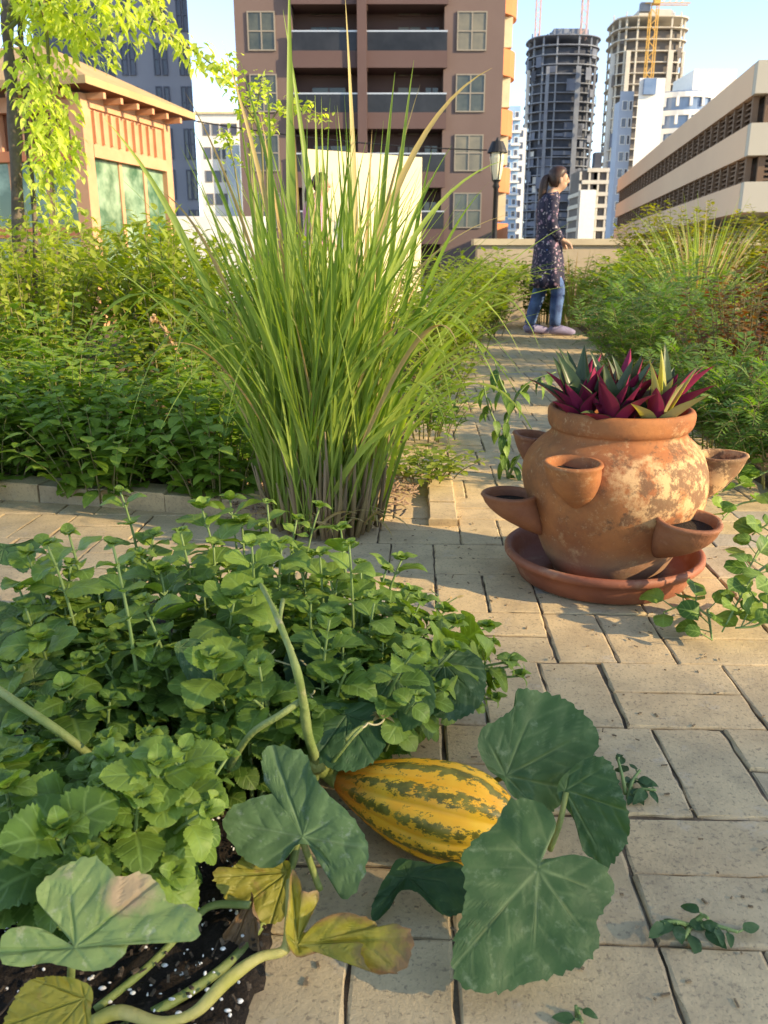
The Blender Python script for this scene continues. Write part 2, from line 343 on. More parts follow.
# ================================================================== SETTING
mb = MB(); mb.box((0, 900, -.32), (3000, 4000, .5)); props(mb.build('ground', M['sand']), kind='structure')
E1 = (math.cos(R(2.3)), -math.sin(R(2.3))); E2 = (math.sin(R(2.3)), math.cos(R(2.3)))
def grid(a, b): return (a * E1[0] + b * E2[0], a * E1[1] + b * E2[1])
mb = MB()
mb.quad((-4, .1, -.004), (4.5, .1, -.004), (4.5, 11.4, -.004), (-4, 11.4, -.004), m=1)
def brick(mb, a0, b0, w, l, z=0.0, h=.06, tn=None, chip=.0022):
    """one paver w along the course, l along the path, worn and slightly rounded edges"""
    g = .0017; a0 += g; b0 += g; w -= 2 * g; l -= 2 * g
    nw = max(2, int(w / .025)); nl = max(2, int(l / .025))
    ring = [(i / nw * w, 0) for i in range(nw)] + [(w, i / nl * l) for i in range(nl)] + [(w - i / nw * w, l) for i in range(nw)] + [(0, l - i / nl * l) for i in range(nl)]
    n = len(ring); zt = z + rv(-.0018, .0018); tx, ty = rv(-.006, .006), rv(-.006, .006); ang = rv(-.005, .005)
    V = []; T = []
    r = random.random() if tn is None else tn; r2 = random.random()
    for lev, (ins, dz, dark) in enumerate(((0, -h, 1), (0, -.0036, .45), (.0012, -.0010, .1), (.0035, 0, 0))):
        for k, (x, y) in enumerate(ring):
            dx = (x - w / 2); dy = (y - l / 2)
            fx = (1 - 2 * ins / w); fy = (1 - 2 * ins / l)
            j = rv(-chip, chip) if lev in (1, 2) else 0
            X = dx * fx + j * (1 if abs(dx) > w * .45 else .2); Y = dy * fy + j * (1 if abs(dy) > l * .45 else .2)
            if lev in (1, 2) and random.random() < .035: X *= .985; Y *= .985; dzz = dz - .002
            else: dzz = dz
            X, Y = X - Y * ang, Y + X * ang
            px, py = grid(a0 + w / 2 + X, b0 + l / 2 + Y)
            V.append((px, py, zt + dzz + (X * tx + Y * ty if lev else 0))); T.append((r, r2, dark))
    c = grid(a0 + w / 2, b0 + l / 2); V.append((c[0], c[1], zt)); T.append((r, r2, 0))
    Q = [(L * n + i, L * n + (i + 1) % n, (L + 1) * n + (i + 1) % n, (L + 1) * n + i) for L in range(3) for i in range(n)]
    TR = [(4 * n, 3 * n + i, 3 * n + (i + 1) % n) for i in range(n)]
    mb.add(V, Q, TR, tint=np.array(T))
B = .212
for i in range(-16, 16):
    for j in range(1, 48):
        a, b = i * B + .045 + rv(-.0012, .0012) + (.07 if j % 4 == 1 else 0), j * B + .065
        x, y = grid(a + B / 2, b + B / 2)
        if y > 2.4 and (x < -.25 or x > 2.6 + (y - 2) * .25): continue
        if x < -.35 and (y < 1.35): continue
        if x > 1.6 and y < 2.2 and x > 2.2: continue
        if (i + j) % 2 == 0: brick(mb, a, b, B, B / 2); brick(mb, a + rv(-.0012, .0012), b + B / 2, B, B / 2)
        else: brick(mb, a, b, B / 2, B); brick(mb, a + B / 2, b, B / 2, B)
props(mb.build('path', [M['paver'], M['joint']]), kind='structure')
# beds: mounded soil, parametric quads
def bed(name, A, Bq, C, D, mat, nu, nv, h, kind='structure'):
    """A,B near edge left->right, C,D far edge right->left"""
    mb = MB(); V = []; 
    for i in range(nv + 1):
        for j in range(nu + 1):
            s, t = j / nu, i / nv
            x = (A[0] * (1 - s) + Bq[0] * s) * (1 - t) + (D[0] * (1 - s) + C[0] * s) * t
            y = (A[1] * (1 - s) + Bq[1] * s) * (1 - t) + (D[1] * (1 - s) + C[1] * s) * t
            e = min(s, 1 - s, t, 1 - t); z = -.03 if e < 1e-6 else h * min(1, .45 + e * 5) + rv(-.011, .011)
            if e < 1e-6: x += rv(-.015, .015); y += rv(-.015, .015)
            V.append((x, y, z))
    k = nu + 1
    mb.add(V, [(i * k + j, i * k + j + 1, (i + 1) * k + j + 1, (i + 1) * k + j) for i in range(nv) for j in range(nu)])
    return props(mb.build(name, mat, smooth=True), kind=kind)
bed('soil_front_bed', (-1.7, .28), (-.125, .42), (-.02, 1.58), (-1.7, 1.62), M['soil'], 70, 60, .018)
bed('soil_left_bed', (-4.2, 3.1), (-.04, 2.12), (.95, 9.4), (-4.2, 9.4), M['mulch'], 80, 110, .03)
bed('soil_right_bed', (1.02, 1.45), (4.4, 1.35), (5.0, 9.4), (2.1, 9.4), M['mulch'], 60, 90, .04)
mb = MB()      # perlite grains in the potting soil
for k in range(1700):
    x, y = rv(-.75, -.13), rv(.45, 1.2)
    s = rv(.0012, .0042) * (1 if random.random() < .8 else 1.4)
    s *= .55; z = .019 + rv(-.002, .003); mb.lathe([(0, -s * .8), (s * .7, -s * .6), (s * rv(.9, 1.1), 0), (s * .75, s * .6), (0, s * .85)], (x, y, z), 7, sx=rv(.5, 1.9), sy=rv(.5, 1.4))
props(mb.build('perlite', M['perlite'], smooth=True), kind='stuff')
mb = MB()      # crumbs, fibres and small sticks on the potting soil
for k in range(1500):
    x, y = rv(-.8, -.12), rv(.42, 1.1); w = rv(0, 6.28); l = rv(.001, .004) if k > 90 else rv(.008, .03); q = Vector((math.cos(w) * l, math.sin(w) * l, rv(-.002, .002))); p = Vector((x, y, .021 + rv(-.002, .004)))
    mb.beam(p - q, p + q, rv(.001, .004) if k > 90 else .0013, rv(.001, .003) if k > 90 else .0012)
props(mb.build('soil_crumbs', surf('crumbs', (.03, .02, .014), (.15, .11, .075), 60, rough=.95)), kind='stuff')
mb = MB()      # litter and mulch chips under the grass clump
for k in range(900):
    x, y = rv(-.42, .16), rv(2.08, 2.55)
    if x > .06 + (y - 2.1) * .15: continue
    w = rv(0, 6.28); l = rv(.006, .022); d = Vector((math.cos(w) * l, math.sin(w) * l, rv(-.006, .006))); c = Vector((x, y, .04 + rv(-.004, .012)))
    mb.beam(c - d, c + d, rv(.002, .006), rv(.001, .003), m=0)
props(mb.build('mulch_chips', surf('chips', (.20, .11, .07), (.38, .27, .18), 90, rough=.95)), kind='stuff')
mb = MB()      # dirt, crumbs and dry bits on the paving
for k in range(420):
    x, y = rv(-.25, 1.0), rv(.5, 2.2)
    w = rv(0, 6.28); l = rv(.001, .005) if k > 14 else rv(.005, .009); d = Vector((math.cos(w) * l, math.sin(w) * l, 0)); c = Vector((x, y, .003))
    mb.beam(c - d, c + d, rv(.001, .003), .0015)
props(mb.build('path_litter', surf('litter', (.14, .10, .06), (.30, .22, .13), 90, rough=.95)), kind='stuff')
# raised edging of bricks in front of the back bed
mb = MB()
K0, K1 = Vector((-2.6, 2.74)), Vector((-.03, 2.09))
n = 13
for k in range(n):
    a = K0.lerp(K1, k / n); b = K0.lerp(K1, (k + 1) / n); c = (a + b) / 2; ang = math.atan2(b.y - a.y, b.x - a.x)
    w = (b - a).length
    g = MB(); brick(g, 0, 0, w, .098, z=0, h=.12)
    P = np.concatenate(g.v); e = np.array([E1, E2]); uv = P[:, :2] @ e.T
    cs, sn = math.cos(ang), math.sin(ang)
    x = a.x + uv[:, 0] * cs - uv[:, 1] * sn; y = a.y + uv[:, 0] * sn + uv[:, 1] * cs
    g.v = [np.stack([x, y, P[:, 2] + .052 + rv(-.003, .003)], 1)]
    mb.v += g.v; mb.t += g.t; mb.uv += g.uv; mb.q += [q + mb.n for q in g.q]; mb.qm += g.qm; mb.tr += [q + mb.n for q in g.tr]; mb.tm += g.tm; mb.n += g.n
for k in range(3):
    g = MB(); brick(g, .035 + k * .0, 2.12 + k * .165, .08, .16, z=.022)
    mb.v += g.v; mb.t += g.t; mb.uv += g.uv; mb.q += [q + mb.n for q in g.q]; mb.qm += g.qm; mb.tr += [q + mb.n for q in g.tr]; mb.tm += g.tm; mb.n += g.n
props(mb.build('kerb', M['paver']), kind='structure')
# ================================================================== STRAWBERRY POT
PC = (.503, 1.75, 0)
sa = thing('pot_saucer', 'shallow red-brown clay saucer on the brick path holding the big terracotta pot', 'saucer', (PC[0] - .012, PC[1], 0))
mb = MB()
mb.lathe([(.0, .002), (.176, .002), (.185, .006), (.196, .03), (.202, .048), (.213, .050), (.218, .056), (.218, .066), (.212, .071), (.204, .068), (.198, .058), (.19, .034), (.18, .018), (.0, .016)], (PC[0] - .012, PC[1], .001), 72)
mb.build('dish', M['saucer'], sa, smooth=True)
pot = thing('strawberry_pot', 'large weathered terracotta pot with five side pockets standing in a clay saucer', 'plant pot', (PC[0], PC[1], .018))
prof = [(.0, .0), (.108, .0), (.118, .006), (.137, .035), (.161, .085), (.181, .135), (.193, .185), (.196, .228), (.187, .264), (.168, .290), (.151, .304), (.144, .312), (.143, .320), (.148, .326), (.152, .336), (.153, .352), (.151, .361), (.146, .366), (.139, .365), (.133, .357), (.130, .34), (.128, .30)]
def rb(z):
    for (r0, z0), (r1, z1) in zip(prof[1:], prof[2:]):
        if z0 <= z <= z1: return r0 + (r1 - r0) * (z - z0) / max(1e-6, z1 - z0)
    return .13
pf = [(p.x, p.z) for p in crom([(r, 0, z) for r, z in prof], 4)]
mb = MB(); mb.lathe(pf, (PC[0], PC[1], .018), 80)
V = mb.v[0]; 
V[:, 0] += .003 * np.sin(V[:, 2] * 30 + V[:, 1] * 9); V[:, 1] += .003 * np.sin(V[:, 2] * 24 + V[:, 0] * 11)
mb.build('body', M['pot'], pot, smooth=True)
mb = MB(); mb.lathe([(.0, .328), (.08, .332), (.129, .325)], (PC[0], PC[1], .018), 40); mb.build('soil', M['soil'], pot, smooth=True)
def pocket(az, rc, zl, rr, rt, dep, tilt, mat, name='pocket'):
    a = R(az); A = Vector((math.cos(a), math.sin(a), 0)); Tn = Vector((-math.sin(a), math.cos(a), 0)); c0 = Vector((PC[0], PC[1], .018))
    mb = MB(); rings = []; k = 40
    def ring(cr, z, fr, ft):
        P = []
        for j in range(k):
            w = 2 * math.pi * j / k; u = math.cos(w) * fr; t = math.sin(w) * ft
            t *= (1 - .22 * max(0, math.cos(w)) ** 2)          # a slightly pointed outer lip
            P.append(tuple(c0 + A * (cr + u) + Tn * t + Vector((0, 0, z + tilt * u))))
        return P
    out = []
    for q in range(9, -1, -1):
        s = q / 9; sh = math.cos(s * math.pi / 2) ** .75
        z = zl - .006 - dep * s; wall = rb(max(.02, min(.3, z))) - .025
        cr = (rc) * (1 - s ** 1.25) + (wall) * s ** 1.25
        out.append(ring(cr, z, max(.004, rr * sh), max(.004, rt * sh)))
    out.append(ring(rc, zl - .001, rr + .004, rt + .004)); out.append(ring(rc, zl + .003, rr + .002, rt + .002))
    out.append(ring(rc, zl + .003, rr - .006, rt - .006)); out.append(ring(rc, zl - .004, rr - .009, rt - .009)); out.append(ring(rc - .004, zl - .022, rr - .013, rt - .012))
    V = [p for r_ in out for p in r_]; n = len(out)
    Q = [(i * k + j, i * k + (j + 1) % k, (i + 1) * k + (j + 1) % k, (i + 1) * k + j) for i in range(n - 1) for j in range(k)]
    mb.add(V, Q); o = mb.build('pocket', mat, pot, smooth=True)
    mb = MB(); c = c0 + A * (rc - .004) + Vector((0, 0, zl - .016)); P = ring(rc - .004, zl - .016, rr - .0105, rt - .0105)
    mb.add(P + [tuple(c)], None, [(j, (j + 1) % k, k) for j in range(k)]); mb.build('pocket_soil', M['soil'], o)
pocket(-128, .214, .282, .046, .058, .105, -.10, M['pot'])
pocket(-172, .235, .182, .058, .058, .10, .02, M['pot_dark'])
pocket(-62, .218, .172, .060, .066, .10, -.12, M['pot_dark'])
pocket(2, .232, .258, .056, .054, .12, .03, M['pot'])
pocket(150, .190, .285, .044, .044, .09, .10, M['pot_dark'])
# ------------------------------------------------------------------ boat lily in the pot
pl = thing('boat_lily', 'purple and green boat lily with sword shaped leaves growing in the terracotta pot', 'plant', (PC[0], PC[1], .346))
mbs = MB(); mbp = MB()
def sword(mb, base, d, n, L, W, top, back):
    T, S, Wd, Q = tpl('strap', 10, 4)
    d = np.array(d, float); d /= np.linalg.norm(d); n = np.array(n, float); n -= d * n.dot(d); n /= np.linalg.norm(n); s = np.cross(d, n)
    kk = rv(.1, .55); a = np.sin(kk * T) / kk * L; b = -(1 - np.cos(kk * T)) / kk * L; hw = S * Wd * W / 2 * (1 - .25 * T)
    c = b + .75 * np.abs(hw); r = random.random()
    for off, m in ((.0009, top), (-.0009, back)):
        P = np.array(base)[None] + a[:, None] * d + hw[:, None] * s + (c + off * Wd)[:, None] * n
        mb.add(P, Q, m=m, tint=(r, 0, 0), uv=np.stack([S, T], 1))
ros = [(0, -.03)] + [(.085 * math.cos(w), .085 * math.sin(w) - .01) for w in (0.2, 1.3, 2.4, 3.4, 4.3, 5.3)]
for (rx, ry) in ros:
    nl = 13
    for k in range(nl):
        az = k * 2.4 + rv(-.3, .3); el = R(89 - 42 * (k / nl) ** 1.3 + rv(-8, 8))
        ox = math.atan2(ry, rx) if (rx or ry) else 0
        d = Vector((math.cos(az) * math.cos(el) + .22 * math.cos(ox), math.sin(az) * math.cos(el) + .22 * math.sin(ox), math.sin(el)))
        n = Vector((-math.cos(az) * math.sin(el), -math.sin(az) * math.sin(el), math.cos(el)))
        base = (PC[0] + rx + .012 * math.cos(az), PC[1] + ry + .012 * math.sin(az), .348)
        pale = rx > .03 and ry < .03 and random.random() < .28
        L = rv(.11, .178) * (1 - .15 * k / nl)
        sword(mbs, base, d, n, L, rv(.034, .048), 2 if pale else 0, 2 if pale else 1)
mbs.build('leaves', [M['pl_g'], M['pl_p'], M['pl_y']], pl, smooth=True)
mb = MB()
for (rx, ry) in ros: mb.tube([(PC[0] + rx, PC[1] + ry, .34), (PC[0] + rx, PC[1] + ry, .375)], [.014, .008], 8)
mb.build('stem', M['stalk'], pl, smooth=True)
# ================================================================== SQUASH
S0 = G(336, 779, .062); S1 = G(520, 830, .052)
ax = (S1 - S0); LS = ax.length; ax.normalize()
up = (Vector((0, 0, 1)) - ax * ax.z).normalized(); sd = ax.cross(up)
prof = [(0, .03), (.004, .15), (.03, .27), (.08, .39), (.16, .55), (.27, .73), (.40, .89), (.54, .98), (.67, 1.0), (.79, .91), (.90, .66), (.96, .42), (1.0, .06)]
pp = crom([(a, 0, b) for a, b in prof], 4)
mb = MB(); kk = 120; V = []; UV = []
RS = .0585
for i, p in enumerate(pp):
    t, r = p.x, p.z * RS
    cz = S0.lerp(S1, t) + Vector((0, 0, -.004 * math.sin(t * 3.1)))
    for j in range(kk):
        w = 2 * math.pi * j / kk; rib = 1 - .10 * (1 - abs(math.cos(w * 5))) * min(1, r / .03) ** 1
        q = cz + up * (math.cos(w) * r * rib) + sd * (math.sin(w) * r * rib)
        V.append(tuple(q)); UV.append((j / kk if j <= kk else 1, t))
n = len(pp)
Q = [(i * kk + j, i * kk + (j + 1) % kk, (i + 1) * kk + (j + 1) % kk, (i + 1) * kk + j) for i in range(n - 1) for j in range(kk - 1)]
Q += [(i * kk + kk - 1, n * kk + i, n * kk + i + 1, (i + 1) * kk + kk - 1) for i in range(n - 1)]
for i in range(n): V.append(V[i * kk]); UV.append((1.0, UV[i * kk][1]))
mb.add(V, Q, uv=UV)
sq = thing('squash', 'yellow and green striped squash lying on the brick path among large leaves', 'squash', tuple(S0.lerp(S1, .5) - Vector((0, 0, .055))))
mb.build('fruit', M['squash'], sq, smooth=True)
mb = MB(); J = G(318, 766, .085); J2 = G(308, 760, .10)
pts = crom([S0 + ax * .003, S0 - ax * .014 + up * .004, (S0 - ax * .02).lerp(J, .6), J], 5)
mb.tube(pts, [.0085 + .004 * (1 - min(1, i / 5)) + .003 * math.sin(i) * 0 for i in range(len(pts))], 10)
mb.tube([J, J + (J2 - J) * .4, J2], [.011, .012, .006], 9)
mb.build('stalk', M['stalk'], sq, smooth=True)
# ================================================================== SQUASH VINE with its big leaves
va = thing('squash_vine', 'squash vine with broad lobed leaves sprawling around the striped fruit', 'vine', tuple(G(330, 900, 0)))
def bigleaf(outl, attach, o, sc_, z, nrm, mat, label=None, veins=None, cup=.03, wav=.06, seg=110, nr=20, with_=.3, fold=0.0, down=.0, name='leaf', patch=None):
    """lobed leaf: a real curved blade lying on its own tilted plane"""
    P = [(o[0] + x / sc_, o[1] + y / sc_) for x, y in outl]; ap = (o[0] + attach[0] / sc_, o[1] + attach[1] / sc_)
    n = Vector(nrm).normalized(); A0 = G(ap[0], ap[1], z)
    O = [onplane(x, y, A0, n) for x, y in P]
    # resample closed outline
    C = O + [O[0]]; dl = [0]
    for a, b in zip(C, C[1:]): dl.append(dl[-1] + (b - a).length)
    ph = [rv(0, 6.28) for _ in range(6)]
    size = max((p - A0).length for p in O)
    e1 = (O[0] - A0); e1 = (e1 - n * e1.dot(n)).normalized(); e2 = n.cross(e1)
    ring = []
    Pm = [C[-2]] + C + [C[1]]
    for k in range(seg):
        L = dl[-1] * k / seg; i = max(j for j in range(len(dl)) if dl[j] <= L + 1e-9); i = min(i, len(C) - 2)
        f = (L - dl[i]) / max(1e-9, dl[i + 1] - dl[i]); p0, p1, p2, p3 = Pm[i], Pm[i + 1], Pm[i + 2], Pm[i + 3]
        q = .5 * ((2 * p1) + (p2 - p0) * f + (2 * p0 - 5 * p1 + 4 * p2 - p3) * f * f + (3 * p1 - p0 - 3 * p2 + p3) * f ** 3)
        q = A0 + (q - A0) * (1 + .012 * math.sin(k * 2.1 + ph[0]) + rv(-.011, .011) + (.018 if k % 4 == 0 else 0))
        ring.append(q)
    # main veins: towards given outline points, else the farthest lobes
    if veins is None:
        cand = sorted(range(len(O)), key=lambda i: -(O[i] - A0).length); veins = []
        for i in cand:
            d = (O[i] - A0).normalized()
            if all(d.angle((O[j] - A0).normalized()) > .55 for j in veins): veins.append(i)
            if len(veins) == 5: break
    vd = [((O[i] - A0).normalized(), (O[i] - A0).length) for i in veins]
    V = []; T = []; rnd = random.random()
    pc = None if patch is None else onplane(o[0] + patch[0] / sc_, o[1] + patch[1] / sc_, A0, n)
    for i in range(nr + 1):
        r = (i / nr) ** .9
        for k in range(seg):
            p = A0 + (ring[k] - A0) * r; rel = p - A0; dist = rel.length
            vm = 0.0; x, y = rel.dot(e1), rel.dot(e2)
            if dist > 1e-6:
                best = min(vd, key=lambda v: rel.normalized().angle(v[0]) if rel.length > 1e-9 else 0)
                al = rel.dot(best[0]); pe = (rel - best[0] * al).length
                w0 = size * .017 * max(.25, 1 - al / best[1]) 
                vm = math.exp(-(pe / w0) ** 2) if al > 0 else 0
                fr = ((al - pe * .95) / (size * .19)); fr = abs(fr - math.floor(fr) - .5)
                vm = max(vm, .36 * math.exp(-((.5 - fr) * .19 / .018) ** 2) * (al > 0))
            h = cup * size * (r * r) - down * size * r ** 2.2 + wav * size * r ** 2 * (math.sin(3 * 2 * math.pi * k / seg + ph[1]) * .5 + .55 * math.sin(5 * 2 * math.pi * k / seg + ph[2]) + .3 * math.sin(11 * 2 * math.pi * k / seg + ph[3]))
            h += size * .022 * (1 - vm) * min(1, r * 2) + size * .012 * math.sin(x / size * 17 + ph[4]) * math.sin(y / size * 15 + ph[5])
            h += fold * size * abs(y / size)
            V.append(tuple(p + n * h)); T.append((rnd, min(1, vm) * min(1, .35 + r * 3), with_ * r ** 2.5 + .15 * math.sin(4 * 2 * math.pi * k / seg + ph[0]) * r + (0 if pc is None else 1.0 * math.exp(-((p - pc).length / (size * .2)) ** 2))))
    mb = MB(); Q = [(i * seg + k, i * seg + (k + 1) % seg, (i + 1) * seg + (k + 1) % seg, (i + 1) * seg + k) for i in range(nr) for k in range(seg)]
    mb.add(V, Q, tint=np.array(T)); ob = mb.build(name, mat, va, smooth=True)
    if label: ob['label'] = label
    return A0, n
o2 = (200, 700); s2 = 2.56; o3 = (420, 680); s3 = 2.207; o1 = (0, 740); o7 = (0, 460)
UPN = (0, -.45, .9)
a1 = bigleaf([(268, 372), (246, 378), (230, 402), (205, 425), (160, 430), (110, 405), (72, 350), (66, 315), (90, 275), (150, 250), (190, 240), (168, 215), (163, 150), (185, 120), (240, 130), (275, 145), (290, 190), (320, 235), (375, 285), (410, 330), (432, 380), (425, 440), (400, 500), (370, 515), (345, 480), (332, 430), (318, 395), (290, 378)], (264, 350), o2, s2, .085, (-.15, -.55, .85), M['big_b'], 'blue-green leaf below the stem end of the squash', cup=.02, wav=.04)
a2 = bigleaf([(178, 222), (150, 200), (126, 155), (135, 110), (170, 90), (205, 62), (210, 28), (260, 28), (310, 40), (345, 70), (385, 110), (388, 150), (365, 185), (335, 210), (318, 240), (308, 275), (285, 292), (250, 280), (210, 265), (190, 245)], (190, 212), o3, s3, .075, (.05, -.75, .7), M['big'], 'upright leaf behind the squash', cup=.05, wav=.04)
a3 = bigleaf([(306, 238), (330, 200), (380, 170), (420, 182), (440, 230), (460, 290), (462, 340), (440, 385), (415, 412), (385, 395), (362, 378), (350, 330), (335, 300), (312, 268)], (322, 244), o3, s3, .08, (-.35, -.7, .6), M['big'], 'leaf turned edge on over the path joint', cup=.03, wav=.05)
a4 = bigleaf([(264, 392), (282, 365), (298, 330), (290, 300), (260, 270), (210, 262), (190, 275), (165, 320), (130, 345), (95, 385), (95, 430), (100, 480), (90, 530), (75, 580), (72, 630), (90, 675), (140, 690), (190, 685), (250, 665), (290, 655), (345, 635), (385, 600), (396, 565), (387, 535), (402, 515), (428, 475), (425, 440), (395, 402), (340, 385), (288, 394)], (260, 416), o3, s3, .095, (.08, -.62, .78), M['big'], 'largest dark green leaf in front of the squash', veins=[2, 7, 14, 18, 21, 25], cup=-.02, wav=.035, seg=150, nr=28)
a5 = bigleaf([(440, 560), (450, 510), (480, 460), (520, 418), (600, 425), (670, 430), (700, 480), (680, 540), (640, 560), (590, 530), (550, 500), (510, 505), (480, 550), (455, 572)], (530, 450), o2, s2, .028, (-.1, -.5, .85), M['big_d'], 'dark leaf under the squash', cup=.12, wav=.08)
a6 = bigleaf([(186, 540), (180, 500), (160, 470), (120, 440), (105, 400), (120, 360), (180, 320), (240, 300), (280, 330), (310, 355), (360, 342), (400, 362), (425, 400), (432, 418), (490, 425), (515, 455), (515, 500), (498, 520), (440, 502), (380, 495), (335, 510), (318, 550), (285, 582), (220, 592), (130, 572), (60, 582), (20, 575), (8, 545), (20, 500), (60, 482), (120, 488), (165, 525)], (192, 530), o1, s2, .13, (-.05, -.62, .78), M['big_p'], 'pale mottled leaf with a dry patch at the front', veins=[3, 6, 11, 16, 27], cup=.02, wav=.05, with_=.25, patch=(320, 385), seg=140, nr=26)
bigleaf([(12, 735), (50, 650), (90, 615), (150, 605), (210, 620), (238, 640), (235, 690), (225, 735), (120, 780), (40, 770)], (215, 660), o1, s2, .10, (0, -.5, .87), M['big_y'], 'yellow-green leaf at the bottom corner', wav=.04, with_=.1)
bigleaf([(232, 430), (225, 500), (215, 560), (180, 575), (140, 560), (110, 530), (70, 512), (35, 460), (50, 430), (85, 430), (115, 400), (160, 420), (210, 418)], (222, 440), o2, s2, .05, (.1, -.5, .8), M['big_y'], 'ochre yellow leaf behind the dried one', wav=.06, with_=.35)
bigleaf([(134, 492), (150, 540), (165, 600), (165, 660), (140, 705), (90, 742), (50, 740), (28, 700), (50, 650), (80, 600), (108, 545)], (133, 505), o2, s2, .05, (-.35, -.75, .5), M['big_w'], 'brown withered leaf hanging over the soil', wav=.10, with_=.6, fold=.2)
bigleaf([(240, 650), (222, 600), (228, 520), (236, 440), (256, 460), (266, 492), (303, 490), (300, 522), (272, 570), (268, 596), (310, 562), (370, 545), (440, 565), (455, 580), (500, 572), (536, 602), (530, 655), (505, 692), (440, 694), (412, 652), (410, 620), (372, 622), (310, 642), (262, 658)], (248, 628), o2, s2, .055, (.05, -.72, .68), M['big_y'], 'dying yellow leaf with curled brown tip on the pavers', wav=.09, cup=.06, with_=.85, fold=.25)
bigleaf([(-30, 372), (0, 362), (46, 385), (22, 420), (0, 436), (-30, 432)], (-8, 400), o7, s2, .20, (.1, -.5, .8), M['big_v'], wav=.05)
bigleaf([(-30, 450), (0, 446), (32, 435), (52, 465), (40, 500), (0, 532), (-30, 520)], (-8, 480), o7, s2, .19, (.1, -.6, .8), M['big_v'], wav=.05)
bigleaf([(-30, 220), (0, 215), (60, 215), (108, 200), (96, 240), (66, 292), (30, 272), (0, 268), (-30, 262)], (10, 225), o7, s2, .24, (0, -.7, .7), M['big_d'], wav=.05)
bigleaf([(30, 590), (40, 555), (80, 510), (130, 520), (162, 570), (130, 612), (80, 642), (30, 664), (-10, 668), (-10, 600)], (90, 575), o7, s2, .16, (.1, -.55, .8), M['big_v'], 'veined pale leaf at the left edge', wav=.05)
bigleaf([(122, 640), (160, 600), (210, 586), (247, 600), (242, 640), (215, 692), (180, 722), (140, 702)], (215, 605), o7, s2, .15, (.1, -.55, .8), M['big_v'], 'yellow-green round leaf in the herbs', wav=.05, with_=.5)
bigleaf([(338, 290), (340, 250), (370, 215), (430, 205), (492, 240), (512, 300), (500, 370), (470, 412), (420, 402), (370, 355)], (360, 240), o1, s2, .10, (.0, -.65, .75), M['big_d'], wav=.04)
bigleaf([(-40, 180), (0, 180), (60, 150), (140, 190), (200, 220), (216, 280), (180, 330), (130, 370), (60, 392), (-40, 392)], (60, 200), o1, s2, .10, (0, -.6, .8), M['big_d'], wav=.05)
bigleaf([(446, 480), (490, 458), (540, 480), (555, 525), (548, 590), (512, 602), (478, 562)], (460, 480), o7, s2, .21, (.25, -.7, .65), M['big'], wav=.03)
bigleaf([(135, 450), (140, 360), (200, 348), (280, 350), (292, 400), (240, 462), (160, 482)], (200, 360), o7, s2, .19, (0, -.6, .75), M['big_d'], wav=.05)
bigleaf([(430, 130), (520, 110), (600, 120), (640, 180), (600, 260), (520, 290), (450, 250), (420, 190)], (530, 140), (140, 660), s2, 0.14, (0, -.6, .8), M['big_d'], wav=.05)
bigleaf([(0, 0), (90, -20), (150, 40), (140, 130), (60, 170), (-20, 130), (-40, 60)], (50, 20), (300, 640), s2, 0.17, (0, -.6, .8), M['big_d'], wav=.05)
bigleaf([(0, 0), (90, -20), (150, 40), (140, 130), (60, 170), (-20, 130), (-40, 60)], (50, 20), (425, 655), s2, 0.15, (.2, -.6, .8), M['big'], wav=.05)
bigleaf([(0, 0), (90, -20), (150, 40), (140, 130), (60, 170), (-20, 130), (-40, 60)], (50, 20), (375, 668), s2, 0.17, (-.2, -.6, .8), M['big'], wav=.05)
mb = MB()
def px(*p): return [G(*q) for q in p]
mb.tube(crom(px((258, 580, .26), (270, 602, .285), (283, 632, .275), (296, 668, .25), (303, 700, .205), (308, 735, .15), (318, 766, .085)), 5), [.0026 + .0040 * i / 30 + .0004 * math.sin(i * .9) for i in range(31)], 9)
mb.tube(crom(px((283, 600, .285), (280, 625, .28), (292, 650, .265)), 4), .0028, 8)
mb.tube(crom(px((302, 700, .20), (280, 715, .19), (250, 735, .16), (228, 770, .10)), 5), .004, 8)
mb.tube(crom(px((318, 766, .085), (312, 790, .05), (300, 825, .03), (290, 870, .02), (250, 940, .012), (200, 985, .012), (120, 1030, .012)), 5), .005, 8)
mb.build('main_stem', M['vine'], va, smooth=True)
mb = MB()
mb.tube(crom(px((92, 1022, .02), (120, 1012, .03), (160, 1022, .035), (195, 1012, .04), (225, 982, .05), (258, 958, .055), (284, 950, .055), (291, 925, .065), (291, 880, .085)), 5), [.0055 + .001 * math.sin(i * .4) for i in range(41)], 9)
mb.build('petiole', M['petiole_y'], va, smooth=True)
for P, r0 in (([(-30, 670, .2), (20, 705, .19), (60, 732, .17), (100, 765, .12), (130, 800, .06)], .005), ([(-20, 893, .09), (40, 895, .08), (95, 902, .05), (150, 925, .02)], .004), ([(72, 943, .125), (70, 985, .08), (60, 1020, .02)], .0035),
              ([(302, 839, .08), (310, 862, .05), (320, 890, .02)], .004), ([(505, 776, .075), (488, 785, .05), (470, 800, .02)], .0035), ([(566, 792, .08), (560, 822, .05), (550, 850, .01)], .0035), ([(538, 868, .09), (545, 880, .05), (560, 900, .01)], .0045),
              ([(250, 905, .05), (215, 905, .04), (195, 918, .03), (150, 965, .02), (95, 1010, .02)], .004), ([(128, 818, .16), (140, 830, .11), (150, 850, .08)], .003), ([(345, 740, .13), (356, 730, .14), (372, 722, .14)], .0028), ([(330, 766, .1), (352, 738, .14), (362, 728, .15)], .0022)):
    mb = MB(); mb.tube(crom(px(*P), 5), r0, 8); mb.build('side_stem', M['vine'], va, smooth=True)
for (z0, t) in ((.10, (322, 640)), ):
    pass
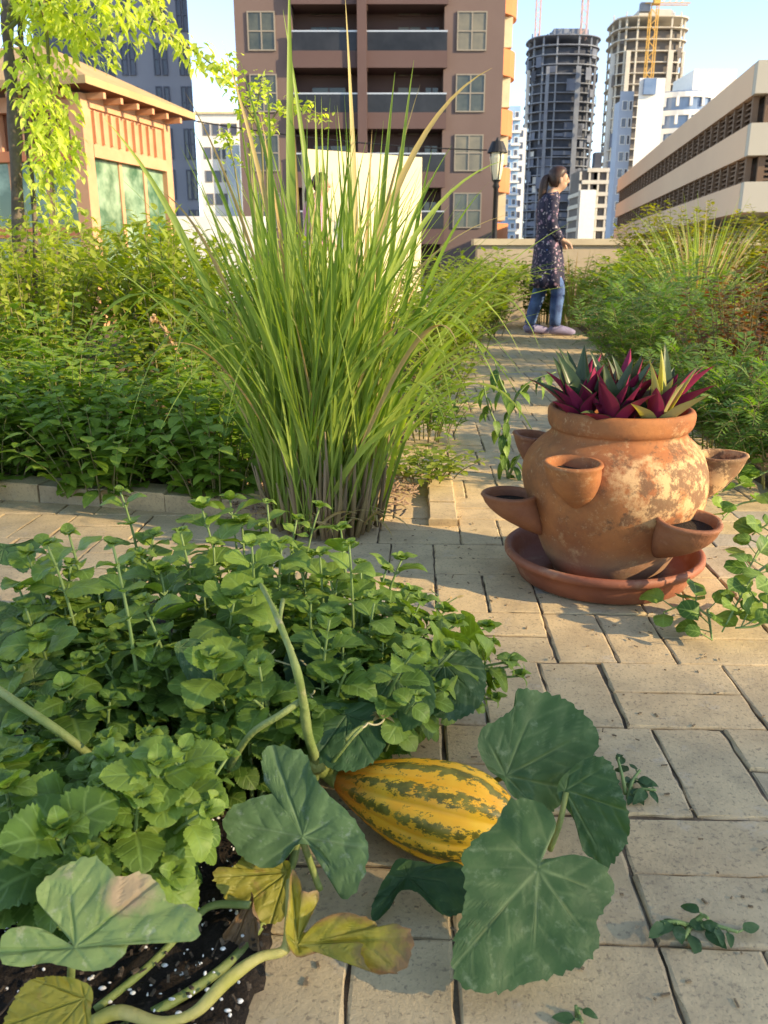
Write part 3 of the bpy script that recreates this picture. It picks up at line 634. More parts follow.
def curl(p0, p1, turns, rad):
    a, b = G(*p0), G(*p1); pts = []
    n = 40
    for i in range(n + 1):
        t = i / n; c = a.lerp(b, t); w = t * turns * 6.28; rr = rad * min(1, t * 1.5)
        pts.append(c + Vector((math.cos(w) * rr, math.sin(w * .9) * rr * .5, math.sin(w) * rr)))
    return pts
for p0, p1, tu, ra in (((300, 660, .17), (325, 675, .15), 3, .004), ((290, 665, .17), (247, 655, .18), 1, .003), ((296, 678, .17), (285, 745, .10), 2, .004), ((300, 690, .15), (268, 700, .14), 4, .006), ((362, 728, .15), (388, 715, .14), 1.5, .005), ((250, 735, .1), (262, 780, .03), 1, .008), ((275, 650, .18), (235, 690, .14), 2, .004), ((308, 720, .12), (312, 690, .17), 3, .003)):
    mb = MB(); mb.tube(curl(p0, p1, tu, ra), .0013, 5); mb.build('tendril', M['tendril'], va, smooth=True)
mb = MB()
c = G(383, 717, .145)
for k in range(9):
    w = rv(0, 6.28); leaf(mb, tuple(c), (math.cos(w) * .6, math.sin(w) * .4, rv(-.3, .8)), (0, 0, 1), rv(.012, .02), .009, 'lance', 4, 2, 1.2, .3)
mb.build('withered_flower', M['grass_dry'], va, smooth=True)
# ================================================================== HERBS in the front bed
def sprig(mbs, mbl, base, tip, pairs, L, m=0, rosette=True):
    base, tip = Vector(base), Vector(tip)
    mid = base.lerp(tip, .55) + Vector((base.x - tip.x, base.y - tip.y, 0)) * .25 + Vector((rv(-.015, .015), rv(-.015, .015), .01))
    pts = bez(base, mid, tip, 10); mbs.tube(pts, [.0032 - .0016 * i / 10 for i in range(11)], 6)
    a0 = rv(0, 3.14)
    for k in range(pairs):
        t = .22 + .78 * (k / max(1, pairs - 1)) ** .8; i = min(9, int(t * 10)); p = pts[i].lerp(pts[i + 1], t * 10 - i); ax = (pts[i + 1] - pts[i]).normalized()
        e1 = ax.cross(Vector((math.cos(a0), math.sin(a0), .1))).normalized(); e2 = ax.cross(e1)
        az = a0 + k * 1.5708 + rv(-.25, .25); tt = t
        s = (.55 + .6 * math.sin(min(1, t * 1.05) * 2.6)) if t < .97 else .42
        s *= rv(.8, 1.2)
        for sg in (0, math.pi):
            w = az + sg; out = e1 * math.cos(w) + e2 * math.sin(w)
            el = .15 + .75 * t ** 2 + rv(-.25, .2)
            d = out * math.cos(el) + ax * math.sin(el); n = ax * math.cos(el) - out * math.sin(el)
            LL = L * s; pet = p + d * LL * .16
            mbs.tube([p, pet], .0014, 4, cap=False)
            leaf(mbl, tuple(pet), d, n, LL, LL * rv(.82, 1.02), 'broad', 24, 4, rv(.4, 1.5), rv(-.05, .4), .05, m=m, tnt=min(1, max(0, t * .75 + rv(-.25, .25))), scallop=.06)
    if rosette:
        for k in range(7):
            w = k * 2.4; el = R(35 + k * 7)
            d = Vector((math.cos(w) * math.cos(el), math.sin(w) * math.cos(el), math.sin(el))); n = Vector((-math.cos(w) * math.sin(el), -math.sin(w) * math.sin(el), math.cos(el)))
            LL = L * rv(.42, .62) * (1 - k * .07)
            leaf(mbl, tuple(tip), d, n, LL, LL * .9, 'broad', 24, 4, rv(.6, 1.6), rv(.1, .45), .06, m=m, tnt=rv(.6, 1), scallop=.06)
def herb(label, tips, L=.05, lean=.6, mats=('herb',), pairs=6, dz=0.0):
    T = []
    for (x, y) in tips:
        z = .29 if y < 560 else .245 if y < 620 else .20 if y < 680 else .165
        T.append(G(x + rv(-4, 4), y, z + dz + rv(-.035, .03)))
    L *= .95
    c = sum(T, Vector()) / len(T); root = Vector((c.x, c.y + .01, .01))
    th = thing('herb_plant', label, 'herb plant', tuple(root), 'scallop-leaved herb plants in the front bed')
    ms, ml = MB(), MB()
    for t in T:
        base = root.lerp(Vector((t.x, t.y, .01)), lean) + Vector((rv(-.02, .02), rv(-.02, .02), 0)); base.x = min(base.x, -.02)
        sprig(ms, ml, base, t, pairs + random.choice((-1, 0, 1)), L * rv(.62, 1.22))
        for _ in range(2):
            t2 = base.lerp(t, rv(.5, .9)) + Vector((rv(-.06, .06), rv(-.05, .05), 0)); sprig(ms, ml, base + Vector((rv(-.02, .02), rv(-.02, .02), 0)), t2, pairs - 1, L * rv(.6, 1.0))
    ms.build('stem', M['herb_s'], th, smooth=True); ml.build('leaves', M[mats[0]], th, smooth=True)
    return th
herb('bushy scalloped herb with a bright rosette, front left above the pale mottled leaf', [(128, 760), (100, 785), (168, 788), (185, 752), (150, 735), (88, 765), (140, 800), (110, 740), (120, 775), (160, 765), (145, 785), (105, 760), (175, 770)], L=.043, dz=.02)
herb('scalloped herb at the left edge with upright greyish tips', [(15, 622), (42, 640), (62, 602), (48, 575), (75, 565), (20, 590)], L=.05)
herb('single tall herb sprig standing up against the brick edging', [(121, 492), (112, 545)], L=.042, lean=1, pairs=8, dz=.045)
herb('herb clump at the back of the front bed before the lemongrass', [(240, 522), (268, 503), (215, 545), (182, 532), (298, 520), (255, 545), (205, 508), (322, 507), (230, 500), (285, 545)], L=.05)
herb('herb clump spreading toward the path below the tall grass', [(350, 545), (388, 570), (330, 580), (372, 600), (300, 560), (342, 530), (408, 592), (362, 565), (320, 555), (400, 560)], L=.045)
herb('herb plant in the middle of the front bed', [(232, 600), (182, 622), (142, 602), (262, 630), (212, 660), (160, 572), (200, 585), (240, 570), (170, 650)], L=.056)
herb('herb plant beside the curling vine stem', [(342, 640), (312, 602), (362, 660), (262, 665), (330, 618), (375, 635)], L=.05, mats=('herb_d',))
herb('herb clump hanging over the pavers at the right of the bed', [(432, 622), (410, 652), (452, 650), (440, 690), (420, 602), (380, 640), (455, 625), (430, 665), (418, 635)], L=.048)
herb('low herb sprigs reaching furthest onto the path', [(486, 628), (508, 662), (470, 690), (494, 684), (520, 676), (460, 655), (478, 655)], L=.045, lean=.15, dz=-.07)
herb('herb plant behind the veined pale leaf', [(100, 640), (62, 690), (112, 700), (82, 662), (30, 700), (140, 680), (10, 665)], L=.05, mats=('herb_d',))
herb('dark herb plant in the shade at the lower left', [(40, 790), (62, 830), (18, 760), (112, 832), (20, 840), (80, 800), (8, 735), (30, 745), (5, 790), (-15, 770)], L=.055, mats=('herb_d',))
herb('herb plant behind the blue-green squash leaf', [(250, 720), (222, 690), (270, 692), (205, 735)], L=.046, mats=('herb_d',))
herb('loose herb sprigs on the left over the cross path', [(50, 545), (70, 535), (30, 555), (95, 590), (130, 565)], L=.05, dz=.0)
# ================================================================== LEMONGRASS
GC = G(325, 522, .03)
lg = thing('lemongrass_clump', 'tall arching lemongrass clump with dry brown stalks at its foot', 'grass clump', tuple(GC))
def blade(mb, base, ctrl, tip, W, n=14, m=0, tnt=None, side=None):
    P = bez(base, ctrl, tip, n); r = random.random() if tnt is None else tnt
    V = []; T = []; UV = []
    sd = side or Vector((math.cos(rv(-.9, .9)), math.sin(rv(-.9, .9)), 0))
    for i, p in enumerate(P):
        t = i / n; d = (P[min(i + 1, n)] - P[max(i - 1, 0)]).normalized(); s = (sd - d * sd.dot(d)).normalized(); nn = s.cross(d)
        w = W * min(1, .45 + t * 2.2) * min(1, (1 - t) * 2.6 + .03) / 2
        for q in (-1, 0, 1):
            V.append(tuple(p + s * (w * q) + nn * (w * .45 * (abs(q)))));  T.append((r, 0, 0)); UV.append((q, t))
    mb.add(V, [(3 * i + j, 3 * i + j + 1, 3 * i + j + 4, 3 * i + j + 3) for i in range(n) for j in range(2)], m=m, tint=np.array(T), uv=UV)
mb = MB()
def gbase(): 
    w = rv(0, 6.28); r = .118 * math.sqrt(random.random()); return Vector((GC.x + r * 1.15 * math.cos(w), GC.y + .03 + r * math.sin(w), .03))
EXP = [((289, -30), 2.1, .2, .022, 0), ((283, 10), 2.2, .1, .018, 0), ((345, -6), 2.2, .25, .014, 1), ((222, 40), 2.1, .2, .013, 1), ((268, 85), 2.0, .1, .020, 0), ((414, 60), 2.1, .2, .014, 0), ((420, 85), 2.2, .15, .013, 1), ((432, 150), 2.1, .2, .015, 0),
       ((395, 72), 2.25, .1, .018, 0), ((104, 118), 2.0, .35, .019, 0), ((192, 128), 2.2, .3, .013, 0), ((482, 190), 2.1, .4, .014, 0), ((560, 262), 1.95, .6, .013, 0), ((492, 68), 2.05, .6, .015, 1), ((600, 268), 2.0, .8, .009, 0),
       ((545, 312), 1.8, .5, .013, 0), ((125, 246), 2.1, .6, .014, 0), ((160, 190), 2.3, .5, .012, 1), ((452, 145), 2.3, .3, .012, 0), ((520, 212), 2.3, .6, .011, 1), ((505, 160), 2.15, .6, .012, 0), ((250, 135), 2.2, .2, .014, 0), ((240, 60), 2.3, .1, .016, 0), ((315, 95), 2.2, .1, .015, 0),
       ((372, 130), 2.25, .1, .012, 1), ((185, 92), 2.25, .3, .010, 1), ((470, 330), 1.9, .5, .015, 0), ((440, 405), 1.85, .4, .014, 0), ((488, 258), 2.05, .4, .016, 0), ((215, 250), 1.85, .3, .018, 0), ((258, 180), 1.95, .2, .018, 0), ((345, 200), 1.9, .15, .018, 0), ((392, 245), 1.88, .2, .016, 0)]
for (xy, Y, arch, W, dry) in EXP:
    tip = at(xy[0], xy[1], Y); b = gbase(); b.x += .35 * max(-.18, min(.18, tip.x - b.x)); b.x = max(GC.x - .15, min(GC.x + .15, b.x))
    c = b.lerp(tip, .5); c = Vector((b.x + (c.x - b.x) * (1 - arch * .7), c.y, max(c.z, b.z + (tip.z - b.z) * (.55 + arch * .45)) + arch * .12))
    blade(mb, b, c, tip, W, 18, dry)
for k in range(225):
    b = gbase(); lx = rv(-1, 1); lx = lx * abs(lx) ** .15; ly = rv(-.7, .45)
    L = rv(.40, 1.05) * (1 - .18 * abs(lx))
    lean = math.hypot(lx, ly) * rv(.18, .45); az = math.atan2(ly, lx)
    hx = Vector((math.cos(az), math.sin(az), 0))
    droop = rv(0, .45) * lean
    tip = b + hx * (L * math.sin(lean + droop)) + Vector((0, 0, L * math.cos(lean + droop)))
    c = b + hx * (L * .5 * math.sin(lean * .55)) + Vector((0, 0, L * .58 * math.cos(lean * .5)))
    blade(mb, b, c, tip, rv(.006, .013), 12, 1 if random.random() < .05 else 0)
for k in range(34):        # bent and folded over blades
    b = gbase(); s = random.choice((-1, 1)); tip = b + Vector((s * rv(.2, .48), rv(-.3, .1), rv(.2, .5))); c = b + Vector((s * rv(.12, .28), rv(-.12, .05), rv(.6, .95)))
    blade(mb, b, c, tip, rv(.006, .012), 16, 1 if random.random() < .08 else 0)
for k in range(210):       # finer blades between the broad ones
    b = gbase(); lx, ly = rv(-1, 1), rv(-.7, .4); L = rv(.45, .95); lean = math.hypot(lx, ly) * rv(.2, .56); az = math.atan2(ly, lx); hx = Vector((math.cos(az), math.sin(az), 0)); dr = rv(.05, .8) * lean
    blade(mb, b, b + hx * (L * .5 * math.sin(lean * .5)) + Vector((0, 0, L * .6)), b + hx * (L * math.sin(lean + dr)) + Vector((0, 0, L * math.cos(lean + dr))), rv(.0035, .0065), 12, 0, tnt=rv(.3, 1))
mb.build('blades', [M['grass'], M['grass_dry']], lg, smooth=True)
mb = MB()
for k in range(150):
    b = gbase(); b.z = .01; t = b + Vector(((b.x - GC.x) * .35 + rv(-.02, .02), (b.y - GC.y) * .3 + rv(-.02, .02), rv(.10, .30)))
    mb.tube([b, b.lerp(t, .5) + Vector((rv(-.006, .006), 0, 0)), t], [rv(.005, .009), .0055, .002], 6, tint=(random.random() ** 2, 0, 0))
for k in range(60):        # dry sheaths fallen at the foot
    b = gbase(); b.z = .03; w = rv(-3, 0); t = b + Vector((math.cos(w) * .12, math.sin(w) * .10, rv(-.01, .06))); blade(mb, b, b.lerp(t, .5) + Vector((0, 0, .05)), t, .007, 6, 1)
mb.build('stalks', [M['stalks'], M['grass_dry']], lg, smooth=True)
# ================================================================== BED PLANTS
def shrub(label, x, y, h, r, nst, nl, L, W, kind, mat, name='shrub', cat='shrub', group=None, z0=.03, t0=.15, el=(0, .7), stem='twig', spread=1.0, tip_tint=.5, droop=.6):
    th = thing(name, label, cat, (x, y, z0), group); ms, ml = MB(), MB()
    for s in range(nst):
        w = s * 2.4 + rv(-.4, .4); rr = r * math.sqrt((s + .5) / nst); hh = h * rv(.72, 1.0) * (1 - .28 * (rr / r) ** 2)
        b = Vector((x + math.cos(w) * rr * .45, y + math.sin(w) * rr * .45, z0)); tp = Vector((x + math.cos(w) * rr * spread, y + math.sin(w) * rr * spread, z0 + hh))
        c = b.lerp(tp, .5) + Vector((-math.cos(w) * rr * .15, -math.sin(w) * rr * .15, hh * .12)); pts = bez(b, c, tp, 8)
        ms.tube(pts, [.0034 * (1 - .8 * i / 8) * (.6 + h) for i in range(9)], 5)
        for k in range(nl):
            t = t0 + (1 - t0) * (k + random.random()) / nl; i = min(7, int(t * 8)); p = pts[i].lerp(pts[i + 1], t * 8 - i)
            az = k * 2.4 + rv(-.5, .5); e = rv(*el)
            d = Vector((math.cos(az) * math.cos(e), math.sin(az) * math.cos(e), math.sin(e))); n = Vector((-math.cos(az) * math.sin(e) + rv(-.3, .3), -math.sin(az) * math.sin(e) + rv(-.3, .3), math.cos(e)))
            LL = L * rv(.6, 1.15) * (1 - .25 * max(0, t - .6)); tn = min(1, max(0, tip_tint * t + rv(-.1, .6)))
            if kind == 'fern':
                q = bez(p, p + d * LL * .5 + Vector((0, 0, .02)), p + d * LL - Vector((0, 0, LL * .25)), 8); ms.tube(q[::2], .0011, 3, cap=False)
                V = []; Q = []
                for j in range(1, 9):
                    dd = (q[j] - q[j - 1]).normalized(); sd = dd.cross(Vector((0, 0, 1))).normalized(); lw = L * .30 * math.sin(min(1, (9.3 - j) / 6.5) * 1.57) * W
                    for sg in (-1, 1):
                        e1 = (sd * sg + dd * .75 + Vector((0, 0, rv(-.35, .25)))).normalized(); o = q[j]; m1 = o + e1 * lw * .5; wv = dd * lw * .16
                        k0 = len(V); V += [tuple(o), tuple(m1 + wv), tuple(o + e1 * lw), tuple(m1 - wv)]; Q.append((k0, k0 + 1, k0 + 2, k0 + 3))
                ml.add(V, Q, tint=(tn, 0, 0))
            else:
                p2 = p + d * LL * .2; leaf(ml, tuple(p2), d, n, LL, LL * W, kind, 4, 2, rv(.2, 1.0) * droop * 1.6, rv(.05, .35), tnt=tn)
    ms.build('stem', M[stem], th, smooth=True); ml.build('leaves', M[mat], th, smooth=True); return th
LB = 'leafy shrubs in the bed on the left'
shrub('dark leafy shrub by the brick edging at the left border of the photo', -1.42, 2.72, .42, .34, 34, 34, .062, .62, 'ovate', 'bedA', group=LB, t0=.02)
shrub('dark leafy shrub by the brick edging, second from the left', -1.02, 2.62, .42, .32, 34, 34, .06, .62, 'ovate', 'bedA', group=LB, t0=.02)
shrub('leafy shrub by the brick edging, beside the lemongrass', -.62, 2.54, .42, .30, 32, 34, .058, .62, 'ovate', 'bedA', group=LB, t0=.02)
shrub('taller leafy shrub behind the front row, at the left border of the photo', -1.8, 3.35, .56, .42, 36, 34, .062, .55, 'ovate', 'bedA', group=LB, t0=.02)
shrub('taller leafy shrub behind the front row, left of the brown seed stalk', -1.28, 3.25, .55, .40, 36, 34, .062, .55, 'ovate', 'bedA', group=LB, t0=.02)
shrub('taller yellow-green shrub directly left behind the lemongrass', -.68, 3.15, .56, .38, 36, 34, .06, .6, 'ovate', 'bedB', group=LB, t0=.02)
for (x, y, lb) in ((-1.62, 2.5, 'low dark leafy plant against the brick edging at the left border'), (-1.2, 2.42, 'low dark leafy plant against the brick edging, second from the left'), (-.82, 2.34, 'low dark leafy plant against the brick edging in the middle'), (-.48, 2.30, 'low dark leafy plant against the brick edging beside the lemongrass foot'), (-.40, 2.75, 'leafy plant half hidden by the left side of the lemongrass')):
    shrub(lb, x, y, .30, .24, 26, 20, .058, .65, 'ovate', 'bedA', name='low_plant', cat='plant', group='low plants along the brick edging', t0=.02, el=(-.2, .6))
WB = 'sunlit weeds at the back of the left bed'
shrub('sunlit weedy clump below the hanging vine', -2.35, 4.3, 1.02, .45, 44, 44, 0.075, .5, 'ovate', 'bedB', name='weed_clump', cat='weeds', group=WB, t0=.1, el=(-.5, 1.1), tip_tint=.8)
shrub('sunlit weedy clump with pale seed heads before the pavilion', -1.72, 4.1, .96, .42, 44, 44, 0.067, .5, 'ovate', 'bedY', name='weed_clump', cat='weeds', group=WB, t0=.1, el=(-.5, 1.1), tip_tint=.8)
shrub('sunlit weedy clump left of the lemongrass tops', -1.08, 4.2, .92, .42, 44, 44, 0.075, .5, 'ovate', 'bedB', name='weed_clump', cat='weeds', group=WB, t0=.1, el=(-.5, 1.1), tip_tint=.8)
shrub('sunlit weedy clump behind the lemongrass', -.45, 4.3, .8, .40, 44, 44, 0.081, .5, 'ovate', 'bedB', name='weed_clump', cat='weeds', group=WB, t0=.1, el=(-.5, 1.1), tip_tint=.8)
shrub('tall thin weeds under the pavilion glass', -2.3, 6.0, 1.12, .6, 44, 44, 0.089, .5, 'ovate', 'bedY', name='weed_clump', cat='weeds', group=WB, t0=.1, el=(-.5, 1.1), tip_tint=.8)
shrub('tall thin weeds below the pavilion end post', -1.5, 5.9, 1.05, .55, 44, 44, 0.089, .5, 'ovate', 'bedB', name='weed_clump', cat='weeds', group=WB, t0=.1, el=(-.5, 1.1), tip_tint=.8)
shrub('green clump under the cream wall', -.55, 6.2, .8, .55, 44, 44, 0.105, .5, 'ovate', 'bedB', name='weed_clump', cat='weeds', group=WB, t0=.1, el=(-.5, 1.1), tip_tint=.8)
PB = 'plants along the left side of the path'
shrub('low trailing plant with small pale leaves at the corner of the path', .13, 2.52, .11, .22, 26, 14, .036, .6, 'ovate', 'bedB', name='trailing_plant', cat='plant', group=PB, el=(-.1, .6))
shrub('fresh green low plant right behind the trailing one beside the path', .16, 3.15, .24, .26, 24, 18, .05, .5, 'ovate', 'bedA', name='low_plant', cat='plant', group=PB)
shrub('lush low plant beside the path where the lemongrass arches over', .24, 3.9, .34, .30, 24, 20, .055, .5, 'ovate', 'bedB', name='low_plant', cat='plant', group=PB)
shrub('bushy green plant halfway along the path', .28, 5.0, .62, .45, 38, 36, 0.075, .42, 'lance', 'bedB', name='low_plant', cat='plant', group=PB)
shrub('bushy green plant near the far end of the path', .50, 6.2, .78, .6, 38, 36, 0.088, .42, 'lance', 'bedB', name='low_plant', cat='plant', group=PB)
shrub('farthest bushy plant left of the walking woman', .80, 7.7, .80, .65, 38, 36, 0.100, .42, 'lance', 'bedB', name='low_plant', cat='plant', group=PB)
shrub('low plant with russet leaves under the street lamp', 1.05, 9.0, .42, .4, 20, 18, .08, .4, 'lance', 'red_leaf', name='low_plant', cat='plant', group=PB)
for (x, y, h, lb) in ((1.1, 9.3, .85, 'leafy plant behind the walking woman on her left'), (1.75, 9.2, .82, 'leafy plant behind the walking woman under the parapet'), (2.35, 8.3, .86, 'leafy plant at the end of the path right of the woman'), (1.98, 7.3, .78, 'leafy plant close behind the path edge to the right of the woman'), (1.95, 6.0, .84, 'bright leafy plant on the right of the path before the woman')):
    shrub(lb, x, y, h, .45, 34, 36, .10, .45, 'ovate', 'bedB', name='low_plant', cat='plant', group='plants at the far end of the path')
RB = 'feathery shrubs in the bed on the right'
shrub('feathery shrub low behind the pot at the right border of the photo', 1.22, 2.45, .36, .32, 22, 18, .13, .9, 'fern', 'fern', group=RB, el=(.0, .8))
shrub('feathery shrub directly right of the boat lily', 1.18, 2.85, .42, .32, 24, 20, .14, .9, 'fern', 'fern', group=RB, el=(.0, .8))
shrub('feathery shrub behind the boat lily', 1.30, 4.1, .62, .42, 26, 22, .15, .9, 'fern', 'fern', group=RB, el=(.0, .8))
shrub('feathery shrub in front of the long parapet', 1.72, 5.0, .70, .55, 28, 22, .17, .9, 'fern', 'fern', group=RB, el=(.0, .8))
shrub('leafy shrub just right of the walking woman', 2.15, 7.0, .86, .55, 28, 24, .08, .5, 'ovate', 'bedA', group=RB)
shrub('red-brown leaved shrub at the right border of the photo', 1.43, 3.3, .74, .30, 40, 44, .04, .6, 'ovate', 'red_leaf', group=RB)
shrub('yellowing low plant between the feathery shrubs', 1.72, 4.35, .40, .25, 16, 18, .05, .5, 'ovate', 'hedge', name='low_plant', cat='plant', group=RB)
def grassclump(label, x, y, h, r, n, mat='grass', dryp=.25):
    th = thing('grass_clump', label, 'grass clump', (x, y, .03), 'ornamental grass clumps in the right bed'); mb = MB()
    for k in range(n):
        w = rv(0, 6.28); b = Vector((x + .1 * math.cos(w) * random.random(), y + .1 * math.sin(w) * random.random(), .03)); L = h * rv(.6, 1.15); le = rv(.08, .75) 
        hx = Vector((math.cos(w), math.sin(w), 0)); tip = b + hx * L * math.sin(le * 1.25) + Vector((0, 0, L * math.cos(le * 1.25))); c = b + hx * L * .5 * math.sin(le * .6) + Vector((0, 0, L * .6))
        blade(mb, b, c, tip, rv(.007, .013), 8, 1 if random.random() < dryp else 0, tnt=rv(.4, 1))
    mb.build('blades', [M[mat], M['grass_dry']], th, smooth=True)
grassclump('sunlit yellow grass clump left of the red-brown shrub', 2.05, 5.6, .9, .3, 170)
grassclump('smaller sunlit grass clump against the parapet', 2.6, 7.0, 1.1, .3, 150)
grassclump('dry grass clump beside the woman by the parapet', 1.95, 8.8, .72, .3, 110, dryp=.5)
for (x, y, h, r, lb) in ((3.05, 8.8, 1.36, .8, 'yellow-green clipped hedge plant in front of the office building'), (4.2, 8.4, 1.42, .9, 'yellow-green hedge plant at the right end of the parapet'), (3.2, 6.6, .95, .65, 'green bush in front of the hedge at the right border')):
    shrub(lb, x, y, h, r, 80, 50, .075, .6, 'ovate', 'hedge', name='hedge_plant', cat='hedge', group='hedge plants along the parapet', tip_tint=.7, t0=.25)
# a pepper-like plant drooping over the path left of the pot
th = thing('drooping_plant', 'thin plant with drooping dark leaves beside the path left of the pot', 'plant', (.42, 2.62, 0)); ms, ml = MB(), MB()
for (P, nl) in (([(508, 478, .0), (503, 440, .09), (512, 405, .20), (530, 382, .27), (556, 372, .30)], 16), ([(506, 470, .01), (498, 430, .10), (488, 405, .18), (483, 380, .24)], 8), ([(512, 405, .20), (500, 380, .27), (494, 358, .33)], 7), ([(508, 478, .0), (520, 455, .08), (540, 440, .13)], 8)):
    pts = crom([at(a, b, 2.62) for a, b, c in P], 6); ms.tube(pts, [.005 * (1 - .7 * i / len(pts)) for i in range(len(pts))], 6)
    for k in range(nl):
        p = pts[int((.15 + .85 * k / nl) * (len(pts) - 1))]; w = rv(0, 6.28); d = Vector((math.cos(w), math.sin(w), rv(-1.4, -.1))); leaf(ml, tuple(p), d, (math.cos(w), math.sin(w), .8), rv(.05, .085), rv(.022, .032), 'lance', 6, 2, .9, .3)
ms.build('stem', M['herb_s'], th, smooth=True); ml.build('leaves', M['herb_d'], th, smooth=True)
# round-leaved trailing plant at the right edge
def trailer(label, runs, L, mat, z=.06, name='trailing_plant', dens=.035, kind='round', up=.8, flat=False):
    c = G(*runs[0][0]); th = thing(name, label, 'plant', (c.x, c.y, 0)); ms, ml = MB(), MB()
    for run in runs:
        pts = crom([G(*p) for p in run], 8); ms.tube(pts, [.0032 * (1 - .5 * i / len(pts)) for i in range(len(pts))], 6); acc = 0
        for i in range(1, len(pts)):
            acc += (pts[i] - pts[i - 1]).length
            if acc > dens:
                acc = 0
                for q in range(random.choice((1, 1, 2))):
                    w = rv(0, 6.28); d = Vector((math.cos(w), math.sin(w), rv(.05, .7) * (.25 if flat else 1))); s = L * rv(.6, 1.2); e = pts[i] + Vector((d.x * .022, d.y * .022, abs(d.z) * .03)) * (.25 if flat else 1); ms.tube([pts[i], e], .0013, 4, cap=False)
                    leaf(ml, tuple(e), d, (rv(-.4, .4), -.45 + rv(-.3, .3), up), s, s * .92 if kind == 'round' else s * .5, kind, 8, 4, rv(.3, 1), rv(0, .25), .05)
    ms.build('stem', M['herb_s'], th, smooth=True); ml.build('leaves', M[mat], th, smooth=True)
trailer('round-leaved creeper spilling over the pavers right of the saucer', [[(780, 590, .05), (748, 608, .05), (715, 618, .04), (690, 604, .04), (664, 612, .03)], [(775, 560, .12), (755, 575, .12), (740, 598, .08), (722, 632, .03)], [(780, 520, .16), (762, 545, .14), (748, 570, .10)], [(778, 610, .08), (758, 625, .05), (735, 628, .04)], [(790, 560, .15), (770, 590, .10), (752, 610, .06)], [(785, 500, .2), (772, 520, .17), (752, 535, .14)], [(708, 610, .03), (712, 640, .02)]], .042, 'herb', dens=.022)
trailer('low leafy plant with an orange leaf behind the pot pocket', [[(770, 470, .1), (745, 482, .08), (722, 492, .05)], [(760, 500, .08), (738, 505, .06), (722, 520, .03)], [(778, 440, .18), (752, 452, .14), (738, 478, .08)]], .05, 'bedA', dens=.026)
for runs, lb in (([[(628, 800, .0), (632, 782, .012), (640, 770, .02)], [(628, 800, .0), (640, 790, .012), (656, 790, .012)], [(626, 795, 0), (622, 775, .02), (618, 760, .03)]], 'small weed in the joint beside the edge-on squash leaf'),
                 ([[(690, 926, .0), (676, 922, .012), (660, 922, .012)], [(690, 926, .0), (702, 916, .015), (708, 918, .02)], [(690, 926, 0), (715, 926, .01), (738, 932, .01)], [(690, 926, 0), (684, 938, .01)]], 'small weed sprig lying across the pavers at lower right'),
                 ([[(578, 1016, 0), (576, 1006, .012)], [(578, 1016, 0), (582, 1022, .01)]], 'tiny weed in the paver joint at the bottom edge')):
    trailer(lb, runs, .026, 'big', name='weed', dens=.010, kind='ovate', flat=True)
trailer('dry brown tuft between the pavers left of the path', [[(436, 608, 0), (438, 596, .02)], [(436, 608, 0), (446, 604, .01)]], .014, 'grass_dry', name='weed', dens=.01, kind='lance')
# brown seed stalk rising from the left bed
th = thing('seed_stalk', 'brown dried flower spike leaning among the left shrubs', 'plant', tuple(at(186, 352, 2.9)), None); mb = MB()
pts = bez(at(200, 420, 2.9), at(186, 352, 2.9), at(153, 316, 2.85), 10); mb.tube(pts, .004, 6)
for k in range(70):
    p = pts[random.randint(4, 10)]; d = Vector((rv(-1, 1), rv(-1, 1), rv(-1, 1))); leaf(mb, tuple(p), d, (rv(-1, 1), 0, 1), rv(.014, .03), .012, 'ovate', 3, 2, 1, .3, m=1)
mb.build('spike', [M['stalks'], leafmat('seed_husk', (.45, .25, .14), (.55, .36, .2), trans=.25)], th, smooth=True)
# ================================================================== TREE and slender shrub with yellow leaves
def cloud(ml, ms, c, rad, n, L, hang=.5, W=.45):
    for k in range(n):
        v = Vector((rv(-1, 1), rv(-1, 1), rv(-1, 1)))
        if v.length > 1: continue
        p = c + Vector((v.x * rad[0], v.y * rad[1], v.z * rad[2])); w = rv(0, 6.28); d = Vector((math.cos(w), math.sin(w), -hang + rv(-.5, .5)))
        leaf(ml, tuple(p), d, (rv(-.5, .5), rv(-.5, .5), 1), L * rv(.6, 1.2), L * W * rv(.8, 1.2), 'lance', 4, 2, rv(.2, 1.2), .2)
TB = at(10, 215, 4.4)
tr = thing('vine_tree', 'slim tree with bright yellow-green hanging leaves on a dark trunk at the upper left', 'tree', (TB.x, TB.y, 0))
mb = MB(); top = at(4, -60, 4.4)
tp_ = crom([(TB.x, TB.y, 0), (TB.x + .01, TB.y, .5), tuple(at(14, 120, 4.4)), tuple(at(8, 40, 4.4)), tuple(top)], 8)
mb.tube(tp_, [.036 - .014 * i / len(tp_) + .004 * math.sin(i * 1.3) for i in range(len(tp_))], 12)
mb.tube([p + Vector((.06 + .012 * math.sin(i * .7), .03, 0)) for i, p in enumerate(tp_)], .014, 8)
mb.build('trunk', M['bark'], tr, smooth=True)
ml, ms = MB(), MB()
limbs = [([(8, 30), (35, 5), (60, 12), (80, 28), (98, 48)], 4.2), ([(8, 20), (60, -40), (130, -25), (160, 25), (200, 55), (226, 76)], 4.1), ([(12, 40), (36, 60), (46, 120), (50, 190)], 4.3), ([(8, 10), (30, -10), (45, 20), (50, 80), (58, 130), (60, 165)], 4.2), ([(30, 70), (42, 110), (52, 170), (56, 222)], 4.3), ([(40, 5), (80, -20), (110, 5), (125, 25)], 4.0), ([(60, -40), (110, -60), (150, -10), (172, 35)], 4.15)]
